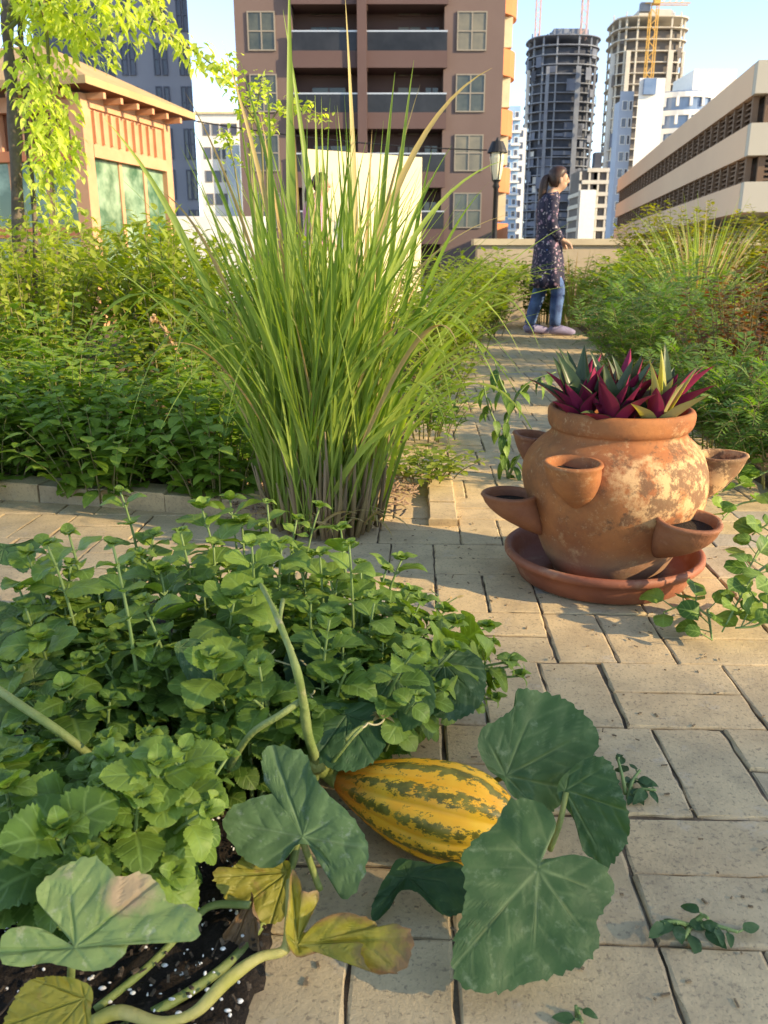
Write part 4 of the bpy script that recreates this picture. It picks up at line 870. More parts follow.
for P, Y in limbs:
    pts = crom([at(x, y, Y + rv(-.1, .1)) for x, y in P], 6); ms.tube(pts, [.012 * (1 - .8 * i / len(pts)) for i in range(len(pts))], 6)
    for i, p in enumerate(pts):
        if i < 3: continue
        thin = (P[-1][0] > 160)
        cloud(ml, ms, p, (.06, .16, .06) if thin else (.085, .28, .10), 20 if thin else 36, .062 if not thin else .058, .55, .34)
ms.build('branch', M['twig'], tr, smooth=True); ml.build('crown', M['treeY'], tr, smooth=True)
sb = thing('slender_shrub', 'slender shrub with sprays of small yellow leaves arching behind the lemongrass', 'shrub', (-.42, 3.0, .03)); ml, ms = MB(), MB()
for P in ([(-.42, 3.0, .03), (-.44, 3.0, .5), at(262, 150, 3.0), at(238, 95, 3.0), at(234, 62, 3.0)], [(-.40, 3.0, .03), (-.40, 3.0, .6), at(268, 140, 3.0), at(290, 105, 3.0), at(328, 118, 3.0)], [(-.42, 3.0, .03), (-.42, 3.0, .5), at(250, 160, 3.0), at(258, 100, 3.0), at(262, 78, 3.0)], [(-.42, 3.0, .03), (-.46, 3.0, .5), at(235, 170, 3.0), at(222, 130, 3.0)]):
    pts = crom(P, 7); ms.tube(pts, [.006 * (1 - .8 * i / len(pts)) for i in range(len(pts))], 5)
    for p in pts[15:]: cloud(ml, ms, p, (.04, .05, .035), 15, .025, .2, .6)
ms.build('stem', M['twig'], sb, smooth=True); ml.build('leaves', M['treeY'], sb, smooth=True)
# ================================================================== GARDEN WALLS, LAMP, PAVILION
M['parapet'] = surf('parapet_render', (.46, .38, .27), (.38, .31, .22), 2, rough=.9, bump=.3)
M['cream'] = surf('cream_render', (.72, .62, .42), (.62, .53, .36), 1.5, rough=.9, c3=(.50, .42, .29), s3=5, lo3=.58, hi3=.72, bump=.3, bscale=30)
M['black'] = surf('black_iron', (.02, .02, .022), rough=.5)
M['wood'] = surf('orange_wood', (.54, .27, .15), (.60, .33, .19), 4, rough=.7, bump=.15)
M['wood_r'] = surf('red_wood', (.42, .14, .07), (.5, .2, .1), 4, rough=.7)
M['wood_p'] = surf('pink_frieze', (.50, .25, .15), (.55, .30, .18), 4, rough=.8)
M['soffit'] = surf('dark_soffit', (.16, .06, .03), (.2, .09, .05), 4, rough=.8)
M['rooft'] = surf('tan_roof', (.48, .33, .17), (.42, .28, .14), 3, rough=.85)
M['gglass'] = surf('green_glass', (.05, .13, .075), (.24, .36, .25), 2.6, lo=.42, hi=.58, rough=.10, spec=.6)
M['white'] = surf('white_paint', (.76, .75, .72), (.7, .69, .67), 2, rough=.8)
mb = MB(); mb.box((3.9, 10.3, .40), (5.6, .22, .95)); 
pw = thing('parapet_wall', 'long tan parapet wall behind the walking woman', 'wall', (3.9, 10.3, 0)); mb.build('wall', M['parapet'], pw)
mb = MB(); mb.box((3.9, 10.3, .905), (5.7, .30, .07)); mb.build('coping', surf('coping', (.52, .44, .30), (.45, .37, .25), 3, rough=.85), pw)
A_, B_ = at(304, 158, 11.6), at(419, 158, 12.5)
d_ = (B_ - A_); d_.z = 0; L_ = d_.length; an = math.atan2(d_.y, d_.x)
mb = MB(); c = (A_ + B_) / 2; h_ = B_.z
mb.box((c.x, c.y, h_ / 2), (L_, .16, h_), rz=an)
props(mb.build('screen_wall', M['cream'], loc=(c.x, c.y, 0)), 'plain cream screen wall standing before the brown building', 'wall')
mb = MB(); mb.box((-5.6, 15.5, .7), (7.0, .2, 1.5)); props(mb.build('boundary_wall', M['white'], loc=(-5.6, 15.5, 0)), 'low white wall beyond the pavilion', 'wall')
# lamp
LP = at(497, 160, 11.0); lm = thing('street_lamp', 'black lantern street lamp in front of the brown building corner', 'lamp', (LP.x, LP.y, 0))
zt = at(497, 148, 11).z; zb = at(497, 180, 11).z
mb = MB(); mb.lathe([(.09, 0), (.09, .1), (.055, .16), (.05, .5), (.035, .55), (.03, zb - .1), (.05, zb - .08), (.03, zb - .04), (.06, zb)], (LP.x, LP.y, 0), 16); mb.build('post', M['black'], lm, smooth=True)
mb = MB(); mb.lathe([(.05, zb), (.07, zb + .10), (.09, zb + .25), (.085, zb + .31)], (LP.x, LP.y, 0), 12); mb.build('lantern_glass', surf('lamp_glass', (.66, .6, .42), rough=.3), lm)
mb = MB(); mb.lathe([(.125, zb + .31), (.115, zb + .34), (.07, zb + .44), (.03, zb + .44), (.015, zb + .48), (.0, zb + .49)], (LP.x, LP.y, 0), 16)
for k in range(4):
    w = k * 1.571 + .4; mb.beam((LP.x + .055 * math.cos(w), LP.y + .055 * math.sin(w), zb), (LP.x + .095 * math.cos(w), LP.y + .095 * math.sin(w), zb + .32), .012, .012)
mb.build('lantern_frame', M['black'], lm)
# pavilion
C0 = Vector((-3.03, 9.0, 0)); U = Vector((math.sin(R(15)), math.cos(R(15)), 0)); Vv = Vector((-math.cos(R(15)), math.sin(R(15)), 0))
def W(u, v, z): return C0 + U * u + Vv * v + Vector((0, 0, z))
pv = thing('pavilion', 'orange wooden garden pavilion with green glass panels and hipped roof', 'pavilion', tuple(C0))
LU, LV = 1.62, 3.3; zt = 2.27
def vpost(u, v, w, z0=0.0, z1=zt, mat='wood', name='column'):
    mb = MB(); mb.beam(W(u, v, z0), W(u, v, z1), w, w, up=tuple(U)); return mb.build(name, M[mat], pv)
for (u, v, w) in ((0, 0, .15), (LU, 0, .14), (0, 1.65, .14), (0, 3.3, .14), (LU, 3.3, .14)): vpost(u, v, w)
for u in (.62, 1.12): vpost(u, .0, .055, 0, 1.72, name='mullion')
for v in (.42, .85, 1.25): vpost(.0, v, .06, .3, 1.75, name='mullion')
def panel(a, b, z0, z1, th, mat, name, off=(0, 0)):
    mb = MB(); A = W(a[0], a[1], (z0 + z1) / 2); Bb = W(b[0], b[1], (z0 + z1) / 2); mb.beam(A, Bb, th, z1 - z0); return mb.build(name, M[mat], pv)
panel((.076, 0), (LU - .071, 0), .1, 1.72, .02, 'gglass', 'glass_panel'); panel((0, .076), (0, 1.58), .35, 1.75, .02, 'gglass', 'glass_panel'); panel((0, 1.72), (0, 3.23), .35, 1.75, .02, 'gglass', 'glass_panel')
fr = panel((.077, 0), (LU - .072, 0), 1.72, 2.2, .07, 'wood_p', 'frieze')
mb = MB()
for k in range(9):
    u = .16 + k * .15; mb.beam(W(u, -.045, 1.84), W(u, -.045, 2.14), .055, .03, up=tuple(U))
mb.build('slats', M['wood'], fr)
panel((.078, -.02), (LU - .073, -.02), 1.70, 1.82, .12, 'wood', 'beam'); panel((.078, -.01), (LU - .073, -.01), 2.16, 2.27, .11, 'wood', 'beam')
panel((-.02, .078), (-.02, 1.575), 1.66, 1.76, .12, 'wood_r', 'beam'); panel((-.01, .078), (-.01, 1.575), 2.12, 2.26, .12, 'wood_p', 'beam'); panel((-.01, 1.725), (-.01, 3.22), 1.70, 2.26, .10, 'wood_p', 'beam')
for v in (.28, .62, .95, 1.3): vpost(-.005, v, .07, 1.76, 2.12, 'wood_p', 'frieze_post')
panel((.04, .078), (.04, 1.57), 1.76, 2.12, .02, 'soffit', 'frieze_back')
panel((-.03, .078), (-.03, 1.575), .92, 1.02, .08, 'wood_r', 'rail'); panel((-.03, 1.725), (-.03, 3.22), .92, 1.02, .08, 'wood_r', 'rail')
mb = MB(); mb.add([tuple(W(u, v, z)) for z in (0, .34) for (u, v) in ((-.03, -.03), (LU + .03, -.03), (LU + .03, 3.33), (-.03, 3.33))], [(0, 1, 5, 4), (1, 2, 6, 5), (2, 3, 7, 6), (3, 0, 4, 7), (4, 5, 6, 7)])
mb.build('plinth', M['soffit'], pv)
ov = .30; ez, rz_ = 2.30, 2.86
mb = MB(); ev = [W(-ov, -ov, ez), W(LU + ov, -ov, ez), W(LU + ov, LV + ov, ez), W(-ov, LV + ov, ez)]; r0, r1 = W(LU / 2, .9, rz_), W(LU / 2, LV - .9, rz_)
upv = Vector((0, 0, .07)); vv = [tuple(p) for p in ev] + [tuple(p + upv) for p in ev] + [tuple(r0 + upv), tuple(r1 + upv)]
mb.add(vv, [(0, 1, 5, 4), (1, 2, 6, 5), (2, 3, 7, 6), (3, 0, 4, 7), (5, 6, 9, 8), (7, 4, 8, 9)], [(4, 5, 8), (6, 7, 9)], m=0)
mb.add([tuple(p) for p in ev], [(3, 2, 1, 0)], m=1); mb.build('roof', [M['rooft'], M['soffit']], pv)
for k in range(6): 
    u = .05 + k * .31; mb = MB(); mb.beam(W(u, .05, 2.25), W(u, -ov + .03, 2.25), .045, .055); mb.build('rafter', M['wood'], pv)
for k in range(5):
    v = .1 + k * .5; mb = MB(); mb.beam(W(.05, v, 2.25), W(-ov + .03, v, 2.25), .045, .055); mb.build('rafter', M['wood'], pv)
mb = MB(); a = W(LU + ov - .02, -ov + .02, 2.29); b = Vector((LP.x, LP.y, zb + .33)); b = b + (a - b).normalized() * .13; mid = a.lerp(b, .5) - Vector((0, 0, .12)); mb.tube(bez(a, mid, b, 16), .008, 5)
props(mb.build('cable', M['black'], loc=tuple(a)), 'thin dark cable strung from the pavilion eave to the lamp', 'cable')
# ================================================================== BUILDINGS
M['brown'] = surf('brown_render', (.165, .118, .108), (.148, .105, .097), .4, rough=.9)
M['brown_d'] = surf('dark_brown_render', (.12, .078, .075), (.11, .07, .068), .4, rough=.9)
M['orange'] = surf('orange_render', (.52, .20, .09), (.48, .18, .08), .4, rough=.9)
M['wframe'] = surf('window_frame', (.26, .23, .19), rough=.5)
M['wglass'] = surf('dark_glass', (.03, .04, .032), (.09, .095, .07), .9, rough=.15, spec=.6)
M['curtain'] = surf('curtain_glass', (.20, .18, .13), (.12, .115, .09), 1.1, rough=.3, spec=.5)  # paler panes: reflected light put into the glass colour
M['rail_gl'] = surf('balcony_glass', (.014, .015, .018), (.03, .032, .038), .7, rough=.2, spec=.25)
M['steel'] = surf('steel_rail', (.5, .5, .5), rough=.35, metallic=.6)
def raybox(xa, xb, Y, dep, z0, z1, name, mat, parent):
    k = (Y + dep) / Y; xb2 = xb * k if xb < 0 else xb; xa2 = xa * k if xa > 0 else xa
    mb = MB(); P = [(xa, Y), (xb, Y), (xb2, Y + dep), (xa2, Y + dep)]
    mb.add([(x, y, z) for z in (z0, z1) for x, y in P], [(0, 1, 5, 4), (1, 2, 6, 5), (2, 3, 7, 6), (3, 0, 4, 7), (4, 5, 6, 7)]); return mb.build(name, M[mat], parent)
def window(parent, x0, x1, z0, z1, y, frame='wframe', glass='wglass', nx=2, nz=2, fw=.06, dp=.08):
    mb = MB()
    for k in range(nx + 1):
        x = x0 + (x1 - x0) * k / nx; mb.box((x, y - dp / 2, (z0 + z1) / 2), (fw, dp, z1 - z0 + fw))
    for k in range(nz + 1):
        z = z0 + (z1 - z0) * k / nz; mb.box(((x0 + x1) / 2, y - dp / 2 - .003, z), (x1 - x0 - fw * .5, dp, fw))
    w = mb.build('window', M[frame], parent)
    mb = MB(); mb.box(((x0 + x1) / 2, y - .02, (z0 + z1) / 2), (x1 - x0 - .01, .03, z1 - z0 - .01)); mb.build('pane', M[glass], w)
    return w
YB = 45.0
def X(px, Y=YB, py=100): return at(px, py, Y).x
def Z(py, Y=YB): return at(384, py, Y).z
x0, x1, q0, q1 = X(238), X(502), X(294), X(443)
ZT = 30.0
bb = thing('brown_apartment_building', 'brown apartment building with dark balconies and rounded orange corner balconies', 'building', ((x0 + x1) / 2, YB, 0))
mb = MB(); mb.box(((x0 + x1) / 2, YB + 10.5, ZT / 2 - 1), (x1 - x0, 18, ZT + 2)); mb.box(((x0 + q0) / 2, YB + .748, ZT / 2 - 1), (q0 - x0, 1.5, ZT + 2)); mb.box(((x1 + q1) / 2, YB + .748, ZT / 2 - 1), (x1 - q1, 1.5, ZT + 2))
mb.build('wall', M['brown'], bb)
mb = MB(); mb.box(((x0 + x1) / 2, YB + 9.5, ZT + .3), (x1 - x0 + .8, 20, .7)); mb.build('roof', M['brown_d'], bb)
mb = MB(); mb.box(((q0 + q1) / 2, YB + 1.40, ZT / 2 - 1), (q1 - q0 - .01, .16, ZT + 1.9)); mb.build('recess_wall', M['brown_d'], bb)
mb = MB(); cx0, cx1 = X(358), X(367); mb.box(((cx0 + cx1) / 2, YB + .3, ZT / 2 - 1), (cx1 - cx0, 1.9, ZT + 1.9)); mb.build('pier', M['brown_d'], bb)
pit = Z(32) - Z(94); zr = Z(32)
for k in range(-3, 4):
    zz = zr - pit * k; 
    if zz < 1.5: continue
    if zz > ZT - .5: continue
    for (a, b) in ((q0 + .01, cx0 - .005), (cx1 + .005, q1 + .15)):
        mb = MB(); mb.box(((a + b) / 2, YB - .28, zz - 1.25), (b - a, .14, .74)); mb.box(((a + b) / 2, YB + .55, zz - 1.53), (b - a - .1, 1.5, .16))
        bal = mb.build('balcony', M['brown_d'], bb)
        mb = MB(); mb.box(((a + b) / 2, YB - .28, zz - .46), (b - a - .04, .03, .82)); mb.build('glass_rail', M['rail_gl'], bal)
        mb = MB(); mb.box(((a + b) / 2, YB - .28, zz - .03), (b - a, .07, .07)); mb.build('handrail', M['steel'], bal)
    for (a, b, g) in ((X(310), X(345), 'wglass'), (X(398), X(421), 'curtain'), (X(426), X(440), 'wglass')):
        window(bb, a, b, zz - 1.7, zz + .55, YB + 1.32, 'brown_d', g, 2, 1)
    zc = (zr + Z(32)) / 2 - pit * k
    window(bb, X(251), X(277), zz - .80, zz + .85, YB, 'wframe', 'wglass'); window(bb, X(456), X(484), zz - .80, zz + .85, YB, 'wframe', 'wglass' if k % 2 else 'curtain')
    mb = MB(); pts = [(x1 - .9 + 1.75 * math.cos(w), YB + 2.1 + 1.75 * math.sin(w)) for w in [R(-90 + 180 * i / 14) for i in range(15)]]
    pts = [(x1 - .005, p[1]) if p[0] < x1 else p for p in pts]
    mb.prism(pts, zz - 1.75, zz - .55, m=0); mb.build('rounded_balcony', M['orange'], bb)
    mb = MB(); mb.box((x1 + .28, YB + 2.1, zz + .75), (.55, 1.8, 2.3)); mb.build('balcony_bay', M['cream'], bb)
# blue grey tower
M['bgrey'] = surf('blue_grey_cladding', (.29, .31, .37), (.26, .28, .34), .3, rough=.8)
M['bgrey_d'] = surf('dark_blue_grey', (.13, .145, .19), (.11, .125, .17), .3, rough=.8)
M['dglass'] = surf('tower_window', (.05, .06, .09), (.08, .09, .13), .5, rough=.15, spec=.6)
Y0 = 70.0; bx = X(118, Y0); bx1 = X(193, Y0); bt = thing('blue_grey_tower', 'blue-grey residential tower with paired narrow windows behind the pavilion', 'building', ((bx + bx1) / 2, Y0, 0))
raybox(bx, bx1, Y0, 18, -1, 45, 'wall', 'bgrey', bt)
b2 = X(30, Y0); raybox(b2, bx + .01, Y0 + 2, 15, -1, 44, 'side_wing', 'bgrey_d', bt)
pz = 36 / FPX * Y0 * .97
for k in range(9):
    z = 2.5 + k * pz
    for (a, b) in ((X(125, Y0), X(130, Y0)), (X(133, Y0), X(138, Y0)), (X(157, Y0), X(162, Y0)), (X(165, Y0), X(169.5, Y0)), (X(182, Y0), X(186, Y0)), (X(188, Y0), X(192, Y0))):
        window(bt, a, b, z, z + pz * .72, Y0, 'bgrey_d', 'dglass', 1, 2, .08, .1)
    for (a, b) in ((X(70, Y0), X(78, Y0)), (X(95, Y0), X(103, Y0))): window(bt, a, b, z, z + pz * .6, Y0 + 2, 'bgrey', 'dglass', 1, 1, .1, .1)
# far white building at left
Yw = 120.0; wa, wb = X(196, Yw), X(240, Yw); wz = Z(114, Yw)
wt = thing('white_apartment_building', 'distant white apartment building seen between the tower and the brown building', 'building', ((wa + wb) / 2, Yw, 0))
mb = MB(); mb.box(((wa + wb) / 2, Yw + 6, wz / 2), (wb - wa, 12, wz)); mb.build('wall', M['white'], wt)
mb = MB(); mb.box(((wa + wb) / 2, Yw + 6, wz + .15), (wb - wa + .6, 12.6, .3)); mb.build('roof', M['cream'], wt)
for k in range(6):
    for j in range(4):
        a = wa + .7 + j * (wb - wa - 1) / 4; window(wt, a, a + .9, wz - 2.6 - k * 2.9, wz - 1.2 - k * 2.9, Yw, 'wframe', 'dglass', 1, 1, .08, .06)
mb = MB(); mb.box((X(231, Yw), Yw - .4, wz * .40), (X(238, Yw) - X(224, Yw), .8, wz * .8)); mb.build('glass_bay', surf('blue_bay', (.12, .19, .30), (.2, .27, .36), .6, rough=.2, spec=.5), wt)
# office building with louvred window bands
M['tan'] = surf('tan_cladding', (.78, .54, .36), (.72, .49, .33), .25, rough=.85)
M['tan_e'] = surf('pale_cladding', (.52, .48, .40), (.48, .44, .36), .25, rough=.85)
M['louvre'] = surf('louvre_slats', (.20, .125, .08), (.16, .10, .065), 1, rough=.7)
M['lglass'] = surf('louvre_glass', (.045, .035, .03), (.07, .055, .045), .5, rough=.3)
NC = at(755, 63, 20.0); FC = at(618, 178, 46.5); dv = Vector((FC.x - NC.x, FC.y - NC.y, 0)); LL = dv.length; dv.normalize(); pn = Vector((dv.y, -dv.x, 0))   # pn points right/inward
zs = [at(755, y, 20.0).z for y in (63, 96, 125, 157, 183, 213)]
ob = thing('office_building', 'low tan office building with two bands of louvred windows at the right', 'building', (NC.x, NC.y, 0))
def PP(a, b, z): return Vector((NC.x, NC.y, 0)) + dv * a + pn * b + Vector((0, 0, z))
def slab(a0, a1, b0, b1, z0, z1, mat, name, par=None):
    mb = MB(); mb.add([tuple(PP(a, b, z)) for z in (z0, z1) for (a, b) in ((a0, b0), (a1, b0), (a1, b1), (a0, b1))], [(0, 1, 5, 4), (1, 2, 6, 5), (2, 3, 7, 6), (3, 0, 4, 7), (4, 5, 6, 7), (3, 2, 1, 0)]); return mb.build(name, M[mat], par or ob)
WD = 14.0
for (zlo, zhi, nm) in ((zs[1], zs[0], 'parapet_band'), (zs[3], zs[2], 'spandrel_band'), (zs[5], zs[4], 'lower_band')):
    slab(.0, LL, 0, .3, zlo, zhi, 'tan', nm); slab(-.004, -.30, .004, WD, zlo, zhi, 'tan_e', nm)
slab(.0, LL - .05, .3, WD, zs[0] - .5, zs[0] - .2, 'tan_e', 'roof'); slab(.02, LL - .05, .32, WD, zs[5] + .02, zs[5] + .25, 'tan_e', 'floor_slab')
slab(.35, LL - .05, .6, WD - .1, zs[5] + .2, zs[0] - .6, 'lglass', 'core'); slab(1.5, LL - 1, 2.0, WD - 1, -.1, zs[5] + .05, 'lglass', 'ground_floor')
for (zlo, zhi) in ((zs[2], zs[1]), (zs[4], zs[3])):
    nb = 32; bw = LL / nb
    for k in range(nb):
        a = k * bw; mb = MB()
        m0 = PP(a + .06, .12, zlo); m1 = PP(a + .06, .12, zhi); mb.beam(m0, m1, .12, .14, up=tuple(dv))
        for j in range(5):
            z = zlo + (zhi - zlo) * (j + .5) / 5; mb.beam(PP(a + .13, .16, z), PP(a + bw, .16, z), .10, .035)
        o = mb.build('louvre_window', M['louvre'], ob)
        mb = MB(); mb.beam(PP(a + .01, .34, (zlo + zhi) / 2), PP(a + bw - .01, .34, (zlo + zhi) / 2), .02, zhi - zlo - .01); mb.build('pane', M['lglass'], o)
    for k in range(9):
        b = .35 + k * 1.5; mb = MB(); mb.beam(PP(-.12, b, zlo), PP(-.12, b, zhi), .14, .12, up=tuple(dv))
        for j in range(5):
            z = zlo + (zhi - zlo) * (j + .5) / 5; mb.beam(PP(-.14, b + .07, z), PP(-.14, b + 1.43, z), .06, .05)
        o = mb.build('louvre_window', M['louvre'], ob)
        mb = MB(); mb.beam(PP(.1, b + .01, (zlo + zhi) / 2), PP(.1, b + 1.49, (zlo + zhi) / 2), .02, zhi - zlo - .01); mb.build('pane', M['lglass'], o)
# towers under construction
M['slab_g'] = surf('raw_concrete_grey', (.24, .27, .32), (.17, .19, .24), .2, rough=.9)
M['slab_b'] = surf('raw_concrete_beige', (.56, .53, .47), (.49, .46, .41), .2, rough=.9)
M['void'] = surf('dark_interior', (.04, .048, .07), (.075, .085, .11), .15, rough=.9)
M['void_b'] = surf('warm_interior', (.15, .135, .125), (.11, .10, .10), .15, rough=.9)
M['infill'] = surf('block_infill', (.17, .20, .27), (.10, .12, .17), .1, rough=.9)
M['infill_w'] = surf('pale_infill', (.55, .55, .54), rough=.9)
def skeleton(name, label, pl, pr, ptop, Y, mslab, mvoid, inf, pitch=3.1, squash=.85, nfl_bare=6, sq=2.6):
    xa, xb = X(pl, Y, ptop), X(pr, Y, ptop); r = (xb - xa) / 2; cy = Y + r; cx = (xa + xb) / 2 * cy / Y; r *= cy / Y; zt = Z(ptop, cy)
    def poly(rr, k=28):
        P = []
        for i in range(k):
            w = 2 * math.pi * i / k; c, s = math.cos(w), math.sin(w); P.append((cx + rr * math.copysign(abs(c) ** (2 / sq), c), cy + rr * squash * math.copysign(abs(s) ** (2 / sq), s)))
        return P
    th = thing(name, label, 'building', (cx, cy, 0), None)
    mb = MB(); mb.prism(poly(r * .86), 0, zt - pitch * 1.2); mb.build('core', M[mvoid], th)
    nf = int(zt / pitch)
    for k in range(nf):
        z = zt - k * pitch
        if z < 1: break
        mb = MB(); rr = r * (1 + (.03 if k < 3 else 0) + rv(-.025, .025)); mb.prism(poly(rr), z - rv(.26, .36), z, m=0)
        po = poly(r * .955)
        for i in range(28):
            if i % 2 == 0: mb.box((po[i][0], po[i][1], z - pitch / 2), (.55, .55, pitch), m=0)
        pin = poly(r * .93)
        for i in range(28):
            if k > nfl_bare and random.random() < min(.85, (k - nfl_bare) * .065):
                a, b = pin[i], pin[(i + 1) % 28]; c = ((a[0] + b[0]) / 2, (a[1] + b[1]) / 2, z - pitch * .5 - .3); L = math.hypot(b[0] - a[0], b[1] - a[1])
                mb.box(c, (L * .96, .2, pitch * rv(.3, .95)), rz=math.atan2(b[1] - a[1], b[0] - a[0]), m=2 if random.random() < .14 else 1)
        mb.build('floor', [M[mslab], M[inf], M['infill_w']], th)
    for i in (15, 19, 22, 25):
        mb = MB(); po = poly(r * 1.01); mb.box((po[i][0], po[i][1], zt * .44), (rv(.8, 2.0), .6, zt * .86)); mb.build('hoist_mast', M['infill_w'] if i == 15 else M[mslab], th)
    for k in range(26):
        mb = MB(); q = random.randint(14, 27); po = poly(r * 1.015); z = rv(zt * .1, zt * .93); p0, p1 = po[q], po[(q + 1) % 28]; mb.box(((p0[0] + p1[0]) / 2, (p0[1] + p1[1]) / 2, z), (math.hypot(p1[0] - p0[0], p1[1] - p0[1]), .12, pitch * rv(.5, 1.6)), rz=math.atan2(p1[1] - p0[1], p1[0] - p0[0])); mb.build('netting', M[inf] if random.random() < .6 else M[mvoid], th)
    mb = MB()
    for i in range(40):
        w = rv(0, 6.28); q = r * rv(.2, .95); mb.box((cx + q * math.cos(w), cy + q * math.sin(w) * squash, zt + 1), (rv(.2, .5), .3, rv(1.5, 4)))
    mb.box((cx + r * .1, cy, zt + 1.6), (r * .9, r * .8, 3.2)); mb.build('roof_works', M[mslab], th)
    return th, cx, cy, r, zt
t1 = skeleton('grey_tower', 'dark grey round tower under construction behind the woman', 528, 598, 42, 330, 'slab_g', 'void', 'infill')
t2 = skeleton('beige_tower', 'beige tower under construction with bare floors behind the white building', 612, 682, 24, 300, 'slab_b', 'void_b', 'infill', pitch=3.3, nfl_bare=10, sq=4.2)
M['crane_y'] = surf('crane_yellow', (.62, .36, .10), rough=.6); M['crane_r'] = surf('crane_red', (.55, .36, .32), rough=.6)
def crane(label, px_, py0, py1, Y, jib, mat, w=1.8):
    b = at(px_, py0, Y); t = at(px_, py1, Y); th = thing('tower_crane', label, 'crane', (b.x, Y, b.z), 'construction tower cranes'); mb = MB()
    for (i, j) in ((-1, -1), (1, -1), (1, 1), (-1, 1)): mb.box((b.x + i * w / 2, Y + j * w / 2, (b.z + t.z) / 2), (.3, .3, t.z - b.z))
    n = int((t.z - b.z) / w)
    for k in range(n):
        z = b.z + k * w; s = 1 if k % 2 else -1; mb.beam((b.x - s * w / 2, Y - w / 2, z), (b.x + s * w / 2, Y - w / 2, z + w), .2, .2); mb.beam((b.x - w / 2, Y - s * w / 2, z), (b.x - w / 2, Y + s * w / 2, z + w), .2, .2)
    mb.build('mast', M[mat], th); mb = MB(); L = jib
    for (y, zz) in ((-w / 2, 0), (w / 2, 0), (0, w)): mb.beam((b.x - L * .3, Y + y, t.z + zz), (b.x + L, Y + y, t.z + zz), .28, .28)
    for k in range(int(abs(L) / 2)):
        x = b.x + math.copysign(k * 2, L); mb.beam((x, Y - w / 2, t.z), (x + math.copysign(2, L), Y, t.z + w), .15, .15)
    mb.build('jib', M[mat], th); mb = MB(); mb.box((b.x, Y - w, t.z + .5), (2, 2, 2.4)); mb.build('cab', M[mat], th); mb = MB(); mb.box((b.x - L * .27, Y, t.z - 1), (3, 2, 2.5)); mb.build('counterweight', M['slab_g'], th)
crane('yellow tower crane climbing the face of the beige tower', 648, 82, 4, 296, 11, 'crane_y', 2.3)
crane('reddish tower crane rising from the grey tower', 583, 40, -14, 335, -24, 'crane_r', 2.0)
crane('faint pale crane mast behind the left edge of the grey tower', 536, 60, -20, 420, 25, 'crane_r', 2.0)
# white building with curved balconies
Yv = 170.0; wb_ = thing('white_balcony_building', 'white building with curved blue-glass balconies behind the office block', 'building', (X(680, Yv), Yv, 0))
M['bluegl'] = surf('blue_glass', (.10, .17, .30), (.18, .26, .40), .3, rough=.2, spec=.6)
raybox(X(638, Yv), X(664, Yv), Yv, 12, 0, Z(78, Yv), 'wall', 'white', wb_)
M['shade_blue'] = surf('pale_blue_wall', (.36, .42, .52), (.30, .37, .48), .2, rough=.8); raybox(X(624, Yv), X(638, Yv) + .01, Yv + 3, 14, 0, Z(88, Yv), 'side_wall', 'shade_blue', wb_)  # side face: bluish shade put into the white building's wall colour
for k in range(14):
    z = Z(98, Yv) - k * 3.0
    if z > 2: window(wb_, X(627, Yv), X(632, Yv), z - 1.6, z, Yv + 3, 'white', 'dglass', 1, 1, .1, .1); window(wb_, X(634, Yv), X(637, Yv), z - 1.6, z, Yv + 3, 'white', 'dglass', 1, 1, .1, .1)
mb = MB(); mb.box(((X(642, Yv) + X(654, Yv)) / 2, Yv - .3, (Z(79, Yv) + Z(95, Yv)) / 2), (X(654, Yv) - X(642, Yv), .8, Z(79, Yv) - Z(95, Yv))); mb.build('blue_sign_panel', M['bluegl'], wb_)
ca, cb = X(660, Yv), X(728, Yv); cx = (ca + cb) / 2; rr = (cb - ca) / 2; ztop = Z(88, Yv)
mb = MB(); mb.prism([(cx + rr * .93 * math.cos(w), Yv + 7 + rr * .8 * math.sin(w)) for w in [2 * math.pi * i / 32 for i in range(32)]], 0, ztop); mb.build('glazed_drum', M['bluegl'], wb_)
for k in range(12):
    z = ztop - k * 3.15
    if z < 2: break
    P = [(cx + rr * math.cos(w), Yv + 7 + rr * .87 * math.sin(w)) for w in [2 * math.pi * i / 32 for i in range(32)]]
    mb = MB(); mb.prism(P, z - 1.15, z - .25); 
    for i in range(0, 32, 2): mb.box((P[i][0] * .985 + cx * .015, P[i][1] * .985 + (Yv + 7) * .015, z - 1.9), (.45, .45, 1.6))
    mb.build('balcony', M['white'], wb_)
mb = MB(); a, b = X(702, Yv), X(746, Yv); mb.box(((a + b) / 2, Yv + 12, Z(62, Yv) / 2), (b - a, 12, Z(62, Yv))); mb.build('upper_block', M['white'], wb_)
# blue building, slim white tower, low beige frame building
Yb = 240.0; a, b = X(499, Yb), X(521, Yb); z = Z(106, Yb); th = thing('blue_building', 'narrow pale blue apartment building beside the brown building', 'building', ((a + b) / 2, Yb, 0))
M['blue'] = surf('sky_blue_paint', (.24, .40, .62), (.34, .5, .68), .15, rough=.8)
mb = MB(); mb.box(((a + b) / 2, Yb + 7, z / 2), (b - a, 14, z)); mb.build('wall', M['blue'], th)
for k in range(14):
    zz = z - 2.8 - k * 3.1
    if zz < 1: break
    for j in range(3): xx = a + .7 + j * (b - a) / 3.1; window(th, xx, xx + 1.0, zz, zz + 1.4, Yb, 'white', 'dglass', 1, 1, .12, .1)
    mb = MB(); mb.box((b - 1, Yb - .5, zz - .5), (2.6, 1.1, .5)); mb.build('balcony', M['white'], th)
Yn = 280.0; a, b = X(520, Yn), X(528, Yn); z = Z(128, Yn); mb = MB(); mb.box(((a + b) / 2, Yn + 4, z / 2), (b - a, 8, z)); th = thing('white_tower', 'slim white tower squeezed between the blue building and the grey tower', 'building', ((a + b) / 2, Yn, 0)); mb.build('wall', M['white'], th)
